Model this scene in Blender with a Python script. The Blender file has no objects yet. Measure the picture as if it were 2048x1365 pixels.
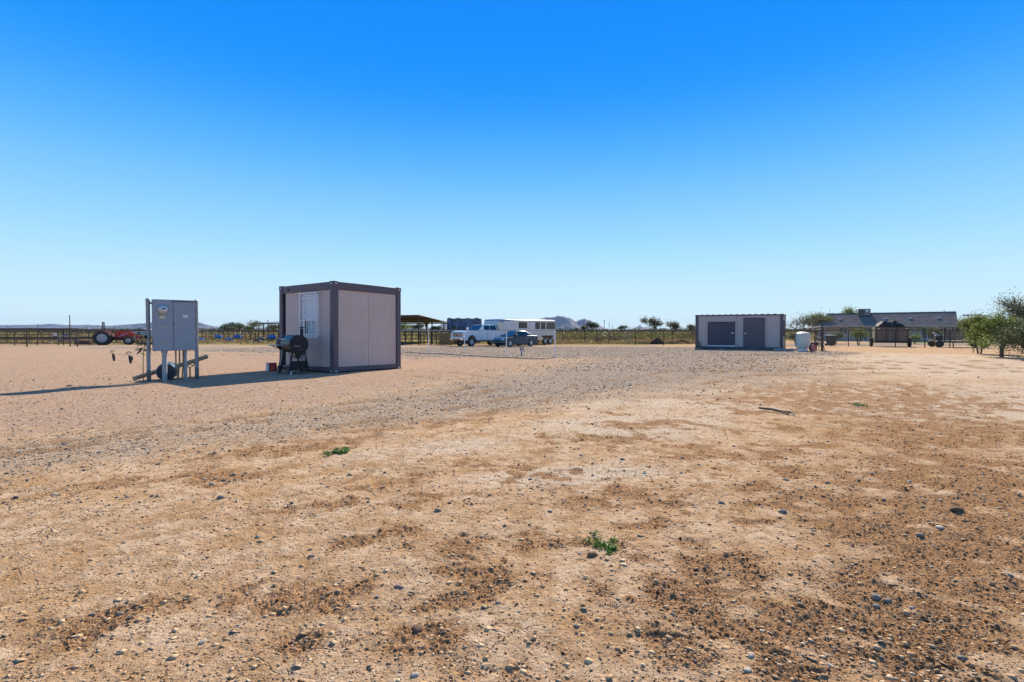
import bpy, bmesh, math, random
import numpy as np
from mathutils import Vector, Matrix

random.seed(7)
RNG = np.random.default_rng(11)
SC = bpy.context.scene
COL = SC.collection
R = math.radians

# ------------------------------------------------------------------ camera
CAM_H = 1.09
FPX = 1024.0                      # focal length in pixels of the 2048 px wide photograph
PITCH = math.atan(22.5 / FPX)     # looking very slightly down
cam_data = bpy.data.cameras.new('camera')
cam_data.sensor_width = 36.0
cam_data.lens = 18.0
cam_data.clip_start = 0.05
cam_data.clip_end = 40000
cam = bpy.data.objects.new('camera', cam_data)
COL.objects.link(cam)
cam.location = (0, 0, CAM_H)
cam.rotation_euler = (math.pi / 2 - PITCH, 0, 0)
SC.camera = cam
SC.render.resolution_x = 1024
SC.render.resolution_y = 682

# ------------------------------------------------------------------ sky and sun
SUN_AZ = math.atan2(0.35, 0.937)          # clockwise from +Y
SUN_EL = R(31.0)
world = bpy.data.worlds.new('World')
SC.world = world
world.use_nodes = True
wn, wl = world.node_tree.nodes, world.node_tree.links
wn.clear()
w_out = wn.new('ShaderNodeOutputWorld')
w_bg = wn.new('ShaderNodeBackground')
w_sky = wn.new('ShaderNodeTexSky')
w_sky.sky_type = 'NISHITA'
w_sky.sun_disc = False
w_sky.sun_elevation = SUN_EL
w_sky.sun_rotation = SUN_AZ
w_sky.air_density = 1.0
w_sky.dust_density = 0.0
w_sky.ozone_density = 1.5
SKY_MIX = 0.98
w_bg.inputs['Strength'].default_value = 0.1
# the deep polarised blue of the picture: the same clear gradient by height all round, laid over the sky model
w_tc = wn.new('ShaderNodeTexCoord')
w_sep = wn.new('ShaderNodeSeparateXYZ')
wl.new(w_tc.outputs['Generated'], w_sep.inputs[0])
w_ramp = wn.new('ShaderNodeValToRGB')
wl.new(w_sep.outputs['Z'], w_ramp.inputs[0])
cr = w_ramp.color_ramp
cr.interpolation = 'B_SPLINE'
SKY_STOPS = [(0.0, (7.2, 9.4, 10)), (0.05, (6.5, 9.0, 10)), (0.15, (3.7, 7.4, 10)), (0.25, (1.75, 5.6, 10)), (0.335, (0.55, 4.1, 10)),
             (0.42, (0.0, 2.95, 10)), (0.54, (0.0, 2.5, 10)), (1.0, (0.0, 2.3, 9))]
while len(cr.elements) < len(SKY_STOPS):
    cr.elements.new(0.5)
for e, (p, c) in zip(cr.elements, SKY_STOPS):
    e.position = p
    e.color = (c[0] / 10, c[1] / 10, c[2] / 10, 1)
w_gain = wn.new('ShaderNodeVectorMath'); w_gain.operation = 'SCALE'
w_gain.inputs['Scale'].default_value = 6.3
wl.new(w_ramp.outputs['Color'], w_gain.inputs[0])
w_mix = wn.new('ShaderNodeMix'); w_mix.data_type = 'RGBA'
w_mr = wn.new('ShaderNodeMapRange'); w_mr.interpolation_type = 'SMOOTHSTEP'     # the sky model alone overhead
for _k, _v in (('From Min', 0.52), ('From Max', 0.88), ('To Min', SKY_MIX), ('To Max', 0.0)): w_mr.inputs[_k].default_value = _v
wl.new(w_sep.outputs['Z'], w_mr.inputs['Value']); wl.new(w_mr.outputs[0], w_mix.inputs['Factor'])
wl.new(w_sky.outputs['Color'], w_mix.inputs['A'])
wl.new(w_gain.outputs[0], w_mix.inputs['B'])
wl.new(w_mix.outputs['Result'], w_bg.inputs['Color'])
wl.new(w_bg.outputs[0], w_out.inputs['Surface'])

sun_data = bpy.data.lights.new('sun', 'SUN')
sun_data.energy = 5.0
sun_data.angle = R(0.53)
sun_data.color = (1.0, 0.90, 0.74)
sun = bpy.data.objects.new('sun', sun_data)
COL.objects.link(sun)
SUN_TO = Vector((math.sin(SUN_AZ) * math.cos(SUN_EL), math.cos(SUN_AZ) * math.cos(SUN_EL), math.sin(SUN_EL)))
sun.rotation_euler = (-SUN_TO).to_track_quat('-Z', 'Y').to_euler()
sun.location = (20, 60, 40)

SC.view_settings.view_transform = 'Standard'
SC.view_settings.look = 'None'
SC.view_settings.exposure = 0.68
SC.view_settings.gamma = 1.0
SC.view_settings.use_curve_mapping = False
SC.render.engine = 'CYCLES'
SC.cycles.max_bounces = 6
SC.cycles.diffuse_bounces = 3
SC.cycles.glossy_bounces = 3
SC.cycles.transmission_bounces = 4
SC.cycles.volume_bounces = 0
SC.cycles.transparent_max_bounces = 8
SC.cycles.use_denoising = True
SC.cycles.use_adaptive_sampling = True
SC.cycles.adaptive_threshold = 0.01

# ------------------------------------------------------------------ survey helpers
def gz(y):
    """height of the yard: it drains gently away from the camera, then levels off"""
    y = np.asarray(y, dtype=float)
    near = -0.0095 * np.clip(y, -20, 50)
    far = -0.085 * (1 - np.exp(-np.clip(y - 50, 0, 1e6) / 9.0))
    return near + far
def gzf(y): return float(gz(y))
def ray(px, py):
    v = Vector(((px - 1024.0) / FPX, 1.0, -(py - 682.5) / FPX))
    return Matrix.Rotation(-PITCH, 3, 'X') @ v
def G(px, py):
    """point of the yard that was measured at a pixel of the photograph"""
    d = ray(px, py)
    t = 20.0
    for _ in range(60):
        t = (gzf(d.y * t) - CAM_H) / d.z
        t = min(max(t, 0.1), 900)
    return Vector((d.x * t, d.y * t, gzf(d.y * t)))
def at(px, depth, h=0.0):
    x = (px - 1024.0) / FPX * depth
    return Vector((x, depth, gzf(depth) + h))
def zpx(py, depth):
    d = ray(1024, py)
    return CAM_H + d.z / d.y * depth

# ------------------------------------------------------------------ numpy noise
def _h(ix, iy, seed):
    n = (ix.astype(np.int64) * 374761393 + iy.astype(np.int64) * 668265263 + seed * 1442695041) & 0xFFFFFFFF
    n = ((n ^ (n >> 13)) * 1274126177) & 0xFFFFFFFF
    n = ((n ^ (n >> 16)) * 2246822519) & 0xFFFFFFFF
    return (n ^ (n >> 15)) & 0xFFFFFFFF
def perlin(x, y, seed=0):
    x0 = np.floor(x); y0 = np.floor(y)
    fx = x - x0; fy = y - y0
    def g(ix, iy, dx, dy):
        a = _h(ix, iy, seed).astype(np.float64) * (2 * math.pi / 4294967296.0)
        return np.cos(a) * dx + np.sin(a) * dy
    u = fx * fx * fx * (fx * (fx * 6 - 15) + 10); v = fy * fy * fy * (fy * (fy * 6 - 15) + 10)
    a = g(x0, y0, fx, fy); b = g(x0 + 1, y0, fx - 1, fy)
    c = g(x0, y0 + 1, fx, fy - 1); d = g(x0 + 1, y0 + 1, fx - 1, fy - 1)
    return (a * (1 - u) + b * u) * (1 - v) + (c * (1 - u) + d * u) * v
def fbm(x, y, oct=4, seed=0, gain=0.5, lac=2.03):
    s = np.zeros_like(x, dtype=float); amp = 1.0
    for i in range(oct):
        s += amp * perlin(x, y, seed + i * 17); amp *= gain
        x = x * lac + 3.7; y = y * lac + 1.3
    return s
def smooth(a, b, x):
    t = np.clip((x - a) / (b - a), 0, 1)
    return t * t * (3 - 2 * t)
def seg_dist(x, y, pts, widths=None):
    """signed-free distance to a polyline, divided by the local half width when given"""
    best = np.full_like(x, 1e9)
    for i in range(len(pts) - 1):
        ax, ay = pts[i][0], pts[i][1]; bx, by = pts[i + 1][0], pts[i + 1][1]
        dx, dy = bx - ax, by - ay
        t = np.clip(((x - ax) * dx + (y - ay) * dy) / (dx * dx + dy * dy), 0, 1)
        d = np.hypot(x - ax - t * dx, y - ay - t * dy)
        if widths is not None:
            d = d / (widths[i] * (1 - t) + widths[i + 1] * t)
        best = np.minimum(best, d)
    return best

# ------------------------------------------------------------------ materials
MATS = {}
def nodes_of(m):
    m.use_nodes = True
    nt = m.node_tree
    return nt, nt.nodes, nt.links, nt.nodes['Principled BSDF']
def mat(name, col, rough=0.6, metal=0.0, var=0.12, scale=6.0, bump=0.0, bscale=40.0, dirt=None, dirt_amt=0.0, coat=0.0, spec=0.5, streak=False):
    if name in MATS: return MATS[name]
    m = bpy.data.materials.new(name)
    nt, N, L, P = nodes_of(m)
    tc = N.new('ShaderNodeTexCoord')
    nz = N.new('ShaderNodeTexNoise'); nz.inputs['Scale'].default_value = scale; nz.inputs['Detail'].default_value = 6; nz.inputs['Roughness'].default_value = 0.65
    L.new(tc.outputs['Object'], nz.inputs['Vector'])
    rp = N.new('ShaderNodeValToRGB')
    rp.color_ramp.elements[0].position = 0.3; rp.color_ramp.elements[1].position = 0.7
    rp.color_ramp.elements[0].color = (*[max(0, c * (1 - var)) for c in col], 1)
    rp.color_ramp.elements[1].color = (*[min(1, c * (1 + var)) for c in col], 1)
    L.new(nz.outputs['Fac'], rp.inputs[0])
    out = rp.outputs[0]
    if dirt is not None:
        n2 = N.new('ShaderNodeTexNoise'); n2.inputs['Scale'].default_value = scale * 0.6 + 1.3; n2.inputs['Detail'].default_value = 9; n2.inputs['Roughness'].default_value = 0.75
        if streak:      # rain-washed dust runs down the sheet
            mpg = N.new('ShaderNodeMapping'); mpg.inputs['Scale'].default_value = (3.0, 3.0, 0.35)
            L.new(tc.outputs['Object'], mpg.inputs['Vector']); L.new(mpg.outputs[0], n2.inputs['Vector'])
        else: L.new(tc.outputs['Object'], n2.inputs['Vector'])
        r2 = N.new('ShaderNodeValToRGB'); r2.color_ramp.elements[0].position = 0.48; r2.color_ramp.elements[1].position = 0.72
        r2.color_ramp.elements[0].color = (0, 0, 0, 1); r2.color_ramp.elements[1].color = (dirt_amt,) * 3 + (1,)
        L.new(n2.outputs['Fac'], r2.inputs[0])
        mx = N.new('ShaderNodeMix'); mx.data_type = 'RGBA'
        L.new(r2.outputs[0], mx.inputs['Factor']); L.new(out, mx.inputs['A']); mx.inputs['B'].default_value = (*dirt, 1)
        out = mx.outputs['Result']
    L.new(out, P.inputs['Base Color'])
    P.inputs['Roughness'].default_value = rough
    P.inputs['Metallic'].default_value = metal
    P.inputs['Specular IOR Level'].default_value = spec
    if coat: P.inputs['Coat Weight'].default_value = coat; P.inputs['Coat Roughness'].default_value = 0.06
    if bump:
        nb = N.new('ShaderNodeTexNoise'); nb.inputs['Scale'].default_value = bscale; nb.inputs['Detail'].default_value = 5
        L.new(tc.outputs['Object'], nb.inputs['Vector'])
        bp = N.new('ShaderNodeBump'); bp.inputs['Strength'].default_value = bump; bp.inputs['Distance'].default_value = 0.02
        L.new(nb.outputs['Fac'], bp.inputs['Height']); L.new(bp.outputs[0], P.inputs['Normal'])
    MATS[name] = m
    return m
def glass_mat(name, col, rough=0.05):
    """a pane seen from outside in daylight: a dark interior behind a clear reflecting sheet"""
    if name in MATS: return MATS[name]
    m = mat(name, col, rough, 0.0, 0.25, 3.0, spec=0.4, coat=0.1)
    return m
def leaf_mat(name, c0, c1, trans=0.35):
    if name in MATS: return MATS[name]
    m = bpy.data.materials.new(name)
    nt, N, L, P = nodes_of(m)
    at_ = N.new('ShaderNodeAttribute'); at_.attribute_name = 'tint'
    rp = N.new('ShaderNodeValToRGB')
    rp.color_ramp.elements[0].color = (*c0, 1); rp.color_ramp.elements[1].color = (*c1, 1)
    L.new(at_.outputs['Fac'], rp.inputs[0])
    L.new(rp.outputs[0], P.inputs['Base Color'])
    P.inputs['Roughness'].default_value = 0.55
    tr = N.new('ShaderNodeBsdfTranslucent'); L.new(rp.outputs[0], tr.inputs['Color'])
    mx = N.new('ShaderNodeMixShader'); mx.inputs[0].default_value = trans
    L.new(P.outputs[0], mx.inputs[1]); L.new(tr.outputs[0], mx.inputs[2])
    L.new(mx.outputs[0], N['Material Output'].inputs['Surface'])
    MATS[name] = m
    return m

# ------------------------------------------------------------------ mesh helpers
class MB:
    def __init__(s): s.v = []; s.f = []
    def add(s, vs, fs):
        o = len(s.v)
        s.v.extend([tuple(p) for p in vs]); s.f.extend([tuple(i + o for i in f) for f in fs])
        return s
    def box(s, c, d, rot=None):
        x, y, z = d[0] / 2, d[1] / 2, d[2] / 2
        vs = [Vector(p) for p in ((-x, -y, -z), (x, -y, -z), (x, y, -z), (-x, y, -z), (-x, -y, z), (x, -y, z), (x, y, z), (-x, y, z))]
        if rot is not None: vs = [rot @ p for p in vs]
        c = Vector(c)
        return s.add([p + c for p in vs], [(0, 3, 2, 1), (4, 5, 6, 7), (0, 1, 5, 4), (1, 2, 6, 5), (2, 3, 7, 6), (3, 0, 4, 7)])
    def bx(s, a, b):
        return s.box([(a[i] + b[i]) / 2 for i in range(3)], [abs(b[i] - a[i]) for i in range(3)])
    def cyl(s, p0, p1, r0, r1=None, n=10, caps=True):
        p0 = Vector(p0); p1 = Vector(p1); r1 = r0 if r1 is None else r1
        d = (p1 - p0).normalized()
        a = d.orthogonal().normalized(); b = d.cross(a)
        vs = []
        for p, r in ((p0, r0), (p1, r1)):
            for i in range(n):
                t = 2 * math.pi * i / n
                vs.append(p + (a * math.cos(t) + b * math.sin(t)) * r)
        fs = [(i, (i + 1) % n, n + (i + 1) % n, n + i) for i in range(n)]
        if caps: fs += [tuple(range(n - 1, -1, -1)), tuple(range(n, 2 * n))]
        return s.add(vs, fs)
    def path(s, pts, r, n=8, closed=False):
        pts = [Vector(p) for p in pts]
        rs = r if isinstance(r, (list, tuple)) else [r] * len(pts)
        vs = []; prev = None
        m = len(pts)
        for i, p in enumerate(pts):
            if closed: d = pts[(i + 1) % m] - pts[i - 1]
            else: d = pts[min(i + 1, m - 1)] - pts[max(i - 1, 0)]
            d.normalize()
            a = d.orthogonal().normalized() if prev is None else (prev - d * prev.dot(d)).normalized()
            prev = a; b = d.cross(a)
            for k in range(n):
                t = 2 * math.pi * k / n
                vs.append(p + (a * math.cos(t) + b * math.sin(t)) * rs[i])
        fs = []
        for i in range(m if closed else m - 1):
            j = (i + 1) % m
            fs += [(i * n + k, i * n + (k + 1) % n, j * n + (k + 1) % n, j * n + k) for k in range(n)]
        if not closed: fs += [tuple(range(n - 1, -1, -1)), tuple(range((m - 1) * n, m * n))]
        return s.add(vs, fs)
    def prism(s, poly, y0, y1, inset=0.0):
        """polygon in x,z pushed along y"""
        n = len(poly)
        vs = [(x, y0, z) for x, z in poly] + [(x, y1, z) for x, z in poly]
        fs = [tuple(range(n)), tuple(range(2 * n - 1, n - 1, -1))] + [(i, n + i, n + (i + 1) % n, (i + 1) % n) for i in range(n)]
        return s.add(vs, fs)
    def lathe(s, prof, c=(0, 0, 0), n=20, axis='z', closed=True):
        c = Vector(c); vs = []
        for r, h in prof:
            for i in range(n):
                t = 2 * math.pi * i / n
                p = (r * math.cos(t), r * math.sin(t), h)
                if axis == 'y': p = (p[0], p[2], p[1])
                elif axis == 'x': p = (p[2], p[0], p[1])
                vs.append(Vector(p) + c)
        m = len(prof)
        fs = [(i * n + k, i * n + (k + 1) % n, (i + 1) * n + (k + 1) % n, (i + 1) * n + k) for i in range(m - 1) for k in range(n)]
        if closed: fs += [tuple(range(n - 1, -1, -1)), tuple(range((m - 1) * n, m * n))]
        return s.add(vs, fs)
    def ell(s, c, r, nu=14, nv=8):
        prof = []
        for j in range(nv + 1):
            t = math.pi * j / nv
            prof.append((max(math.sin(t), 0.02), -math.cos(t)))
        o = len(s.v); s.lathe(prof, n=nu)
        for k in range(o, len(s.v)):
            p = s.v[k]; s.v[k] = (p[0] * r[0] + c[0], p[1] * r[1] + c[1], p[2] * r[2] + c[2])
        return s
    def pieces(s, name, m, parent=None, **kw):
        """each unconnected piece as an object of its own"""
        par = list(range(len(s.v)))
        def find(i):
            while par[i] != i: par[i] = par[par[i]]; i = par[i]
            return i
        for f in s.f:
            for i in f[1:]: par[find(i)] = find(f[0])
        groups = {}
        for f in s.f: groups.setdefault(find(f[0]), []).append(f)
        out = []
        for fs in groups.values():
            ids = sorted({i for f in fs for i in f}); mp = {i: k for k, i in enumerate(ids)}
            q = MB(); q.v = [s.v[i] for i in ids]; q.f = [tuple(mp[i] for i in f) for f in fs]
            out.append(q.build(name, m, parent, **kw))
        return out
    def quad(s, a, b, c, d): return s.add([a, b, c, d], [(0, 1, 2, 3)])
    def panel(s, a, b, c, d, t):
        """slab of thickness t whose outer face is a,b,c,d (counter-clockwise seen from outside)"""
        a, b, c, d = [Vector(p) for p in (a, b, c, d)]
        n = (b - a).cross(d - a).normalized() * t
        return s.add([a, b, c, d, a - n, b - n, c - n, d - n], [(0, 1, 2, 3), (7, 6, 5, 4), (0, 4, 5, 1), (1, 5, 6, 2), (2, 6, 7, 3), (3, 7, 4, 0)])
    def build(s, name, m, parent=None, bevel=0.0, seg=2, smooth=35, loc=None):
        me = bpy.data.meshes.new(name)
        me.from_pydata([tuple(p) for p in s.v], [], s.f)
        if smooth:
            me.polygons.foreach_set('use_smooth', [True] * len(me.polygons))
            me.set_sharp_from_angle(angle=R(smooth))
        bm = bmesh.new(); bm.from_mesh(me); bmesh.ops.recalc_face_normals(bm, faces=bm.faces); bm.to_mesh(me); bm.free()
        me.materials.append(MATS[m] if isinstance(m, str) else m)
        o = bpy.data.objects.new(name, me); COL.objects.link(o)
        if parent is not None: o.parent = parent
        if loc is not None: o.location = loc
        if bevel:
            b = o.modifiers.new('bevel', 'BEVEL'); b.width = bevel; b.segments = seg; b.limit_method = 'ANGLE'; b.angle_limit = R(40)
            b.harden_normals = False
        return o
def tag(o, label, cat, group=None, kind=None):
    o['label'] = label; o['category'] = cat
    if group: o['group'] = group
    if kind: o['kind'] = kind
    return o
def thing(name, label, cat, loc=(0, 0, 0), rz=0.0, group=None, tilt=None):
    o = bpy.data.objects.new(name, None); COL.objects.link(o)
    o.empty_display_size = 0.3
    M = Matrix.Rotation(rz, 4, 'Z')
    if tilt is not None: M = Matrix.Rotation(tilt, 4, 'X') @ M
    o.rotation_euler = M.to_euler(); o.location = loc
    return tag(o, label, cat, group)
def copy_tree(o, parent=None):
    c = o.copy(); COL.objects.link(c); c.parent = parent
    for ch in o.children: copy_tree(ch, c)
    return c
def struct(o):
    o['kind'] = 'structure'; return o
def np_mesh(name, verts, faces, m, attrs=None, smooth=False):
    """fast mesh from arrays; faces all of one size"""
    me = bpy.data.meshes.new(name)
    k = faces.shape[1]
    me.vertices.add(len(verts)); me.vertices.foreach_set('co', verts.astype(np.float32).ravel())
    me.loops.add(faces.size); me.loops.foreach_set('vertex_index', faces.astype(np.int32).ravel())
    me.polygons.add(len(faces))
    me.polygons.foreach_set('loop_start', np.arange(0, faces.size, k, dtype=np.int32))
    me.polygons.foreach_set('loop_total', np.full(len(faces), k, dtype=np.int32))
    if smooth: me.polygons.foreach_set('use_smooth', np.ones(len(faces), dtype=bool))
    me.update(calc_edges=True); me.validate()
    for nm, arr in (attrs or {}).items():
        if arr.ndim == 1:
            a = me.attributes.new(nm, 'FLOAT', 'POINT'); a.data.foreach_set('value', arr.astype(np.float32))
        else:
            a = me.attributes.new(nm, 'FLOAT_COLOR', 'POINT'); a.data.foreach_set('color', arr.astype(np.float32).ravel())
    me.materials.append(MATS[m] if isinstance(m, str) else m)
    o = bpy.data.objects.new(name, me); COL.objects.link(o)
    return o

# ------------------------------------------------------------------ the ground
def gp(*pp): return [tuple(G(a, b)[:2]) for a, b in pp]
ROAD = gp((-700, 1010), (-300, 950), (100, 900), (420, 862), (700, 826), (930, 793), (1130, 763), (1330, 738)) + [(10.0, 27.0), (12.5, 33.0)]
ROAD_W = [1.1, 1.1, 1.1, 1.1, 1.4, 2.1, 3.4, 5.0, 6.0, 6.5]
LOT = [(-34, 43), (-12, 37), (0, 36), (9, 36), (16, 31.5)]
LOT_W = [3.0, 8.0, 13.5, 12.5, 5.0]
DRIVE = [(24, 52), (38, 56), (60, 58), (90, 60)]
TRACKS = [gp((806, 741), (900, 744), (985, 754), (1012, 768), (960, 786), (800, 808), (520, 842), (200, 885), (-100, 925)), gp((830, 752), (920, 757), (960, 768), (900, 785), (700, 806), (400, 845), (0, 897)),
          gp((560, 866), (760, 838), (960, 806), (1160, 770), (1340, 742), (1560, 718), (1700, 710)), gp((620, 892), (800, 858), (1000, 820), (1200, 780), (1400, 750), (1600, 726)),
          gp((1300, 752), (1480, 734), (1700, 724), (1900, 728), (2060, 744)), gp((1400, 768), (1560, 742), (1760, 734), (1940, 742), (2060, 760))]
STRIP = [(-60, 30.5), (-24, 28.5), (-12, 27.5)]
BROWN = [((1740, 800), 2.6, 1.6, 0.6), ((1640, 775), 3.0, 1.8, 0.3), ((1880, 860), 1.6, 0.9, 0.5), ((1950, 960), 1.2, 0.75, 0.2), ((1980, 1060), 0.9, 0.6, 0.0),
         ((1560, 985), 0.34, 0.3, 0.0), ((1500, 800), 1.6, 0.6, -0.3), ((1650, 1010), 0.5, 0.22, 0.0), ((1880, 1180), 0.5, 0.3, 0.0), ((780, 852), 1.2, 0.4, 0.5),
         ((560, 895), 1.0, 0.35, 0.5), ((330, 960), 0.8, 0.25, 0.4), ((930, 1100), 0.22, 0.12, 0.0), ((760, 1075), 0.25, 0.15, 0.2), ((900, 1190), 0.3, 0.12, 0.0), ((1000, 1150), 0.25, 0.12, 0.0),
         ((1145, 1085), 0.2, 0.12, 0.0), ((1060, 1075), 0.14, 0.1, 0.0), ((1380, 1140), 0.35, 0.35, 0.0), ((1330, 1220), 0.25, 0.3, 0.0), ((600, 1290), 0.18, 0.1, 0.0), ((820, 1280), 0.14, 0.1, 0.0),
         ((480, 1190), 0.35, 0.13, 0.4), ((250, 1230), 0.35, 0.1, 0.4), ((620, 1200), 0.25, 0.1, 0.3), ((1540, 1250), 0.3, 0.16, 0.0), ((1640, 1330), 0.4, 0.14, 0.0), ((1420, 1300), 0.2, 0.1, 0.0),
         ((1100, 1330), 0.14, 0.1, 0.0), ((1700, 1240), 0.35, 0.12, -0.2), ((780, 960), 0.4, 0.16, 0.3), ((980, 930), 0.5, 0.16, 0.1), ((1200, 880), 0.9, 0.22, 0.0), ((1300, 850), 0.8, 0.25, 0.0),
         ((1260, 985), 0.5, 0.15, 0.0), ((640, 1010), 0.4, 0.12, 0.3), ((1450, 910), 0.7, 0.2, 0.0), ((1100, 955), 0.5, 0.12, 0.0), ((860, 1000), 0.3, 0.12, 0.2), ((1330, 1050), 0.25, 0.12, 0.0)]
BROWN = [(tuple(G(*p)[:2]), a, b, r) for p, a, b, r in BROWN]
PALE = [((1330, 800), 2.4, 1.8, 0.4), ((1480, 770), 4.5, 2.2, 0.2), ((1900, 790), 4.5, 3.0, 0.2), ((1250, 850), 1.5, 0.9, 0.4), ((1150, 950), 0.8, 0.3, 0.2),
        ((1700, 720), 11, 6, 0.0), ((1980, 740), 7, 5, 0.0), ((2040, 800), 4, 2.4, 0.0), ((1960, 830), 2.4, 1.2, -.3), ((1850, 715), 9, 6, 0.0), ((1420, 742), 6, 3, 0.2), ((850, 900), 0.9, 0.35, 0.4)]
PALE = [(tuple(G(*p)[:2]), a, b, r) for p, a, b, r in PALE]
def blobs(x, y, lst):
    m = np.zeros_like(x)
    for (cx, cy), a, b, rt in lst:
        dx, dy = x - cx, y - cy
        u = (dx * math.cos(rt) + dy * math.sin(rt)) / a; v = (-dx * math.sin(rt) + dy * math.cos(rt)) / b
        d = np.sqrt(u * u + v * v)
        m = np.maximum(m, 1 - smooth(0.35, 1.45, d))
    return m
def zones(x, y):
    n1 = fbm(x * 0.35, y * 0.35, 4, 3); n2 = fbm(x * 1.4, y * 1.4, 4, 9); n3 = fbm(x * 5, y * 5, 4, 21)
    road = 1 - smooth(0.25, 1.55, seg_dist(x, y, ROAD, ROAD_W) + n2 * 0.35 + n3 * 0.12)
    lot = 1 - smooth(0.8, 1.1, seg_dist(x, y, LOT, LOT_W) + n1 * 0.12 + n2 * 0.08)
    drive = 1 - smooth(0.85, 1.1, seg_dist(x, y, DRIVE, [5, 6, 8, 9]) + n1 * 0.2)
    strip = (1 - smooth(0.6, 1.2, seg_dist(x, y, STRIP) / 1.1 + n2 * 0.3)) * 0.7
    gravel = np.clip(np.maximum.reduce([road * (0.58 + 0.36 * smooth(-5.5, 1.5, x)), lot, drive, strip]), 0, 1)
    left = smooth(0.0, 1.2, -(x + 0.75 * (y - 8.2) * -0.55 + 2.4) + n2 * 0.7)       # fine pink gravel yard on the left
    left = left * smooth(5.0, 6.5, y - 0.25 * x * 0 + n2 * 0.5)
    yard = np.clip(left * (1 - gravel), 0, 1)
    # small broken scars of loose brown soil all over the crust
    spots = smooth(0.18, 0.42, fbm(x * 1.7 + 9, y * 2.3, 4, 40) + 0.35 * fbm(x * 9, y * 9, 3, 44))
    wx = fbm(x * 2.6 + 31, y * 2.6, 4, 131, .6); wy = fbm(x * 2.6, y * 2.6 + 17, 4, 137, .6)
    k = np.clip(y / 5, .35, 3)
    br = blobs(x + wx * 0.42 * k, y + wy * 0.42 * k, BROWN)
    brown = np.clip(br * (0.8 + 1.5 * n3) + (0.62 * smooth(-0.9, 1.6, x) * (1 - smooth(6, 13, y)) + 0.28) * spots + 0.18 * smooth(.35, .75, x / (y + .1)) * (1 - smooth(4.5, 8, y)), 0, 1)
    rut = np.zeros_like(x)
    for c0 in (-2.1, -0.5, 1.0, 2.6):
        q = y - (15.5 + c0 + 0.10 * (x - 8) + 1.2 * np.sin((x - 4) * 0.16))
        rut = np.maximum(rut, np.exp(-(q / 0.22) ** 2) * smooth(3, 8, x) * (1 - smooth(28, 36, x)))
    for c0 in (0.0, 1.9, 4.6, 6.4):
        q = y - (20.5 + c0 - 0.12 * (x - 14) + 0.7 * np.sin(x * 0.2 + c0))
        rut = np.maximum(rut, np.exp(-(q / 0.25) ** 2) * smooth(6, 12, x) * (1 - smooth(33, 42, x)))
    for tr_ in TRACKS:
        q = seg_dist(x + n2 * .12, y + n2 * .12, tr_)
        rut = np.maximum(rut, .8 * np.exp(-(q / (.13 + .004 * y)) ** 2))
    rut *= smooth(-0.35, 0.25, n2 + n1 * 0.5)
    brown = np.clip(np.maximum(brown * (1 - gravel * 0.9) * (1 - yard * 0.92), rut * 0.75), 0, 1)
    pale = np.clip(blobs(x, y, PALE) * (0.8 + 0.7 * n2), 0, 1) * (1 - gravel)
    field = smooth(53, 57, y + n1 * 2 - np.where(x > 18, 22, 0) * smooth(18, 24, x) - 4 * smooth(0, -20, x) * 0)
    return dict(gravel=gravel, yard=yard, brown=brown, pale=pale, field=field * (1 - drive), rut=rut, n1=n1, n2=n2, n3=n3)
def relief(x, y, z=None):
    """small relief of the bare soil, fading out where it would be finer than the mesh"""
    if z is None: z = zones(x, y)
    d = np.hypot(x, y)
    near = 1 - smooth(14, 40, d); fine = 1 - smooth(5, 12, d); vfine = 1 - smooth(2.6, 5.5, d)
    h = 0.022 * fbm(x * 0.6, y * 0.6, 3, 60) * near * (1 - 0.4 * z['gravel'])
    rough = np.clip(z['brown'] * 1.0 + 0.18 + 0.25 * z['gravel'], 0, 1)
    h += 0.013 * rough * fbm(x * 7, y * 7, 3, 70) * fine
    cl = np.abs(fbm(x * 16, y * 16, 3, 80))
    h += 0.013 * rough * cl * fine
    h += 0.007 * rough * fbm(x * 42, y * 42, 2, 90) * vfine
    h -= 0.010 * z['brown'] * fine * (0.5 + 0.8 * z['n3'])
    h -= 0.035 * z['rut'] * (1 - smooth(25, 45, d))
    return h
def ground_z(x, y):
    x = np.atleast_1d(np.asarray(x, float)); y = np.atleast_1d(np.asarray(y, float))
    return gz(y) + relief(x, y)

def build_ground():
    NEAR, MID = 1.0, 42.0
    r1 = 1.0 / np.linspace(1 / NEAR, 1 / MID, 640)
    r2 = np.geomspace(MID, 16000, 60)[1:]
    r0 = np.array([0.02, 0.4, 0.7, 0.9])
    rr = np.concatenate([r0, r1, r2])
    th_f = np.linspace(R(-58), R(58), 860)
    th_b = np.linspace(R(58), R(302), 62)[1:-1]
    th = np.concatenate([th_f, th_b])
    A, B = np.meshgrid(rr, th, indexing='ij')
    X = (A * np.sin(B)).ravel(); Y = (A * np.cos(B)).ravel()
    z = zones(X, Y)
    Z = gz(Y) + relief(X, Y, z)
    nr, nc = len(rr), len(th)
    idx = np.arange(nr * nc).reshape(nr, nc)
    a = idx[:-1, :]; b = idx[1:, :]
    a2 = np.roll(a, -1, 1); b2 = np.roll(b, -1, 1)
    F = np.stack([a.ravel(), a2.ravel(), b2.ravel(), b.ravel()], 1)[:, ::-1]
    one = np.ones_like(X)
    za = np.stack([z['gravel'], z['brown'], z['pale'], z['rut']], 1)
    lawn = smooth(0, 1, 1 - np.abs((Y - 66.5) / 3.0)) * smooth(44, 48, X) * (1 - smooth(56, 60, X))
    zb = np.stack([z['yard'], z['field'], lawn, one], 1)
    return np_mesh('ground', np.stack([X, Y, Z], 1), F, ground_mat(), {'zone_a': za, 'zone_b': zb}, smooth=True)

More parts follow.
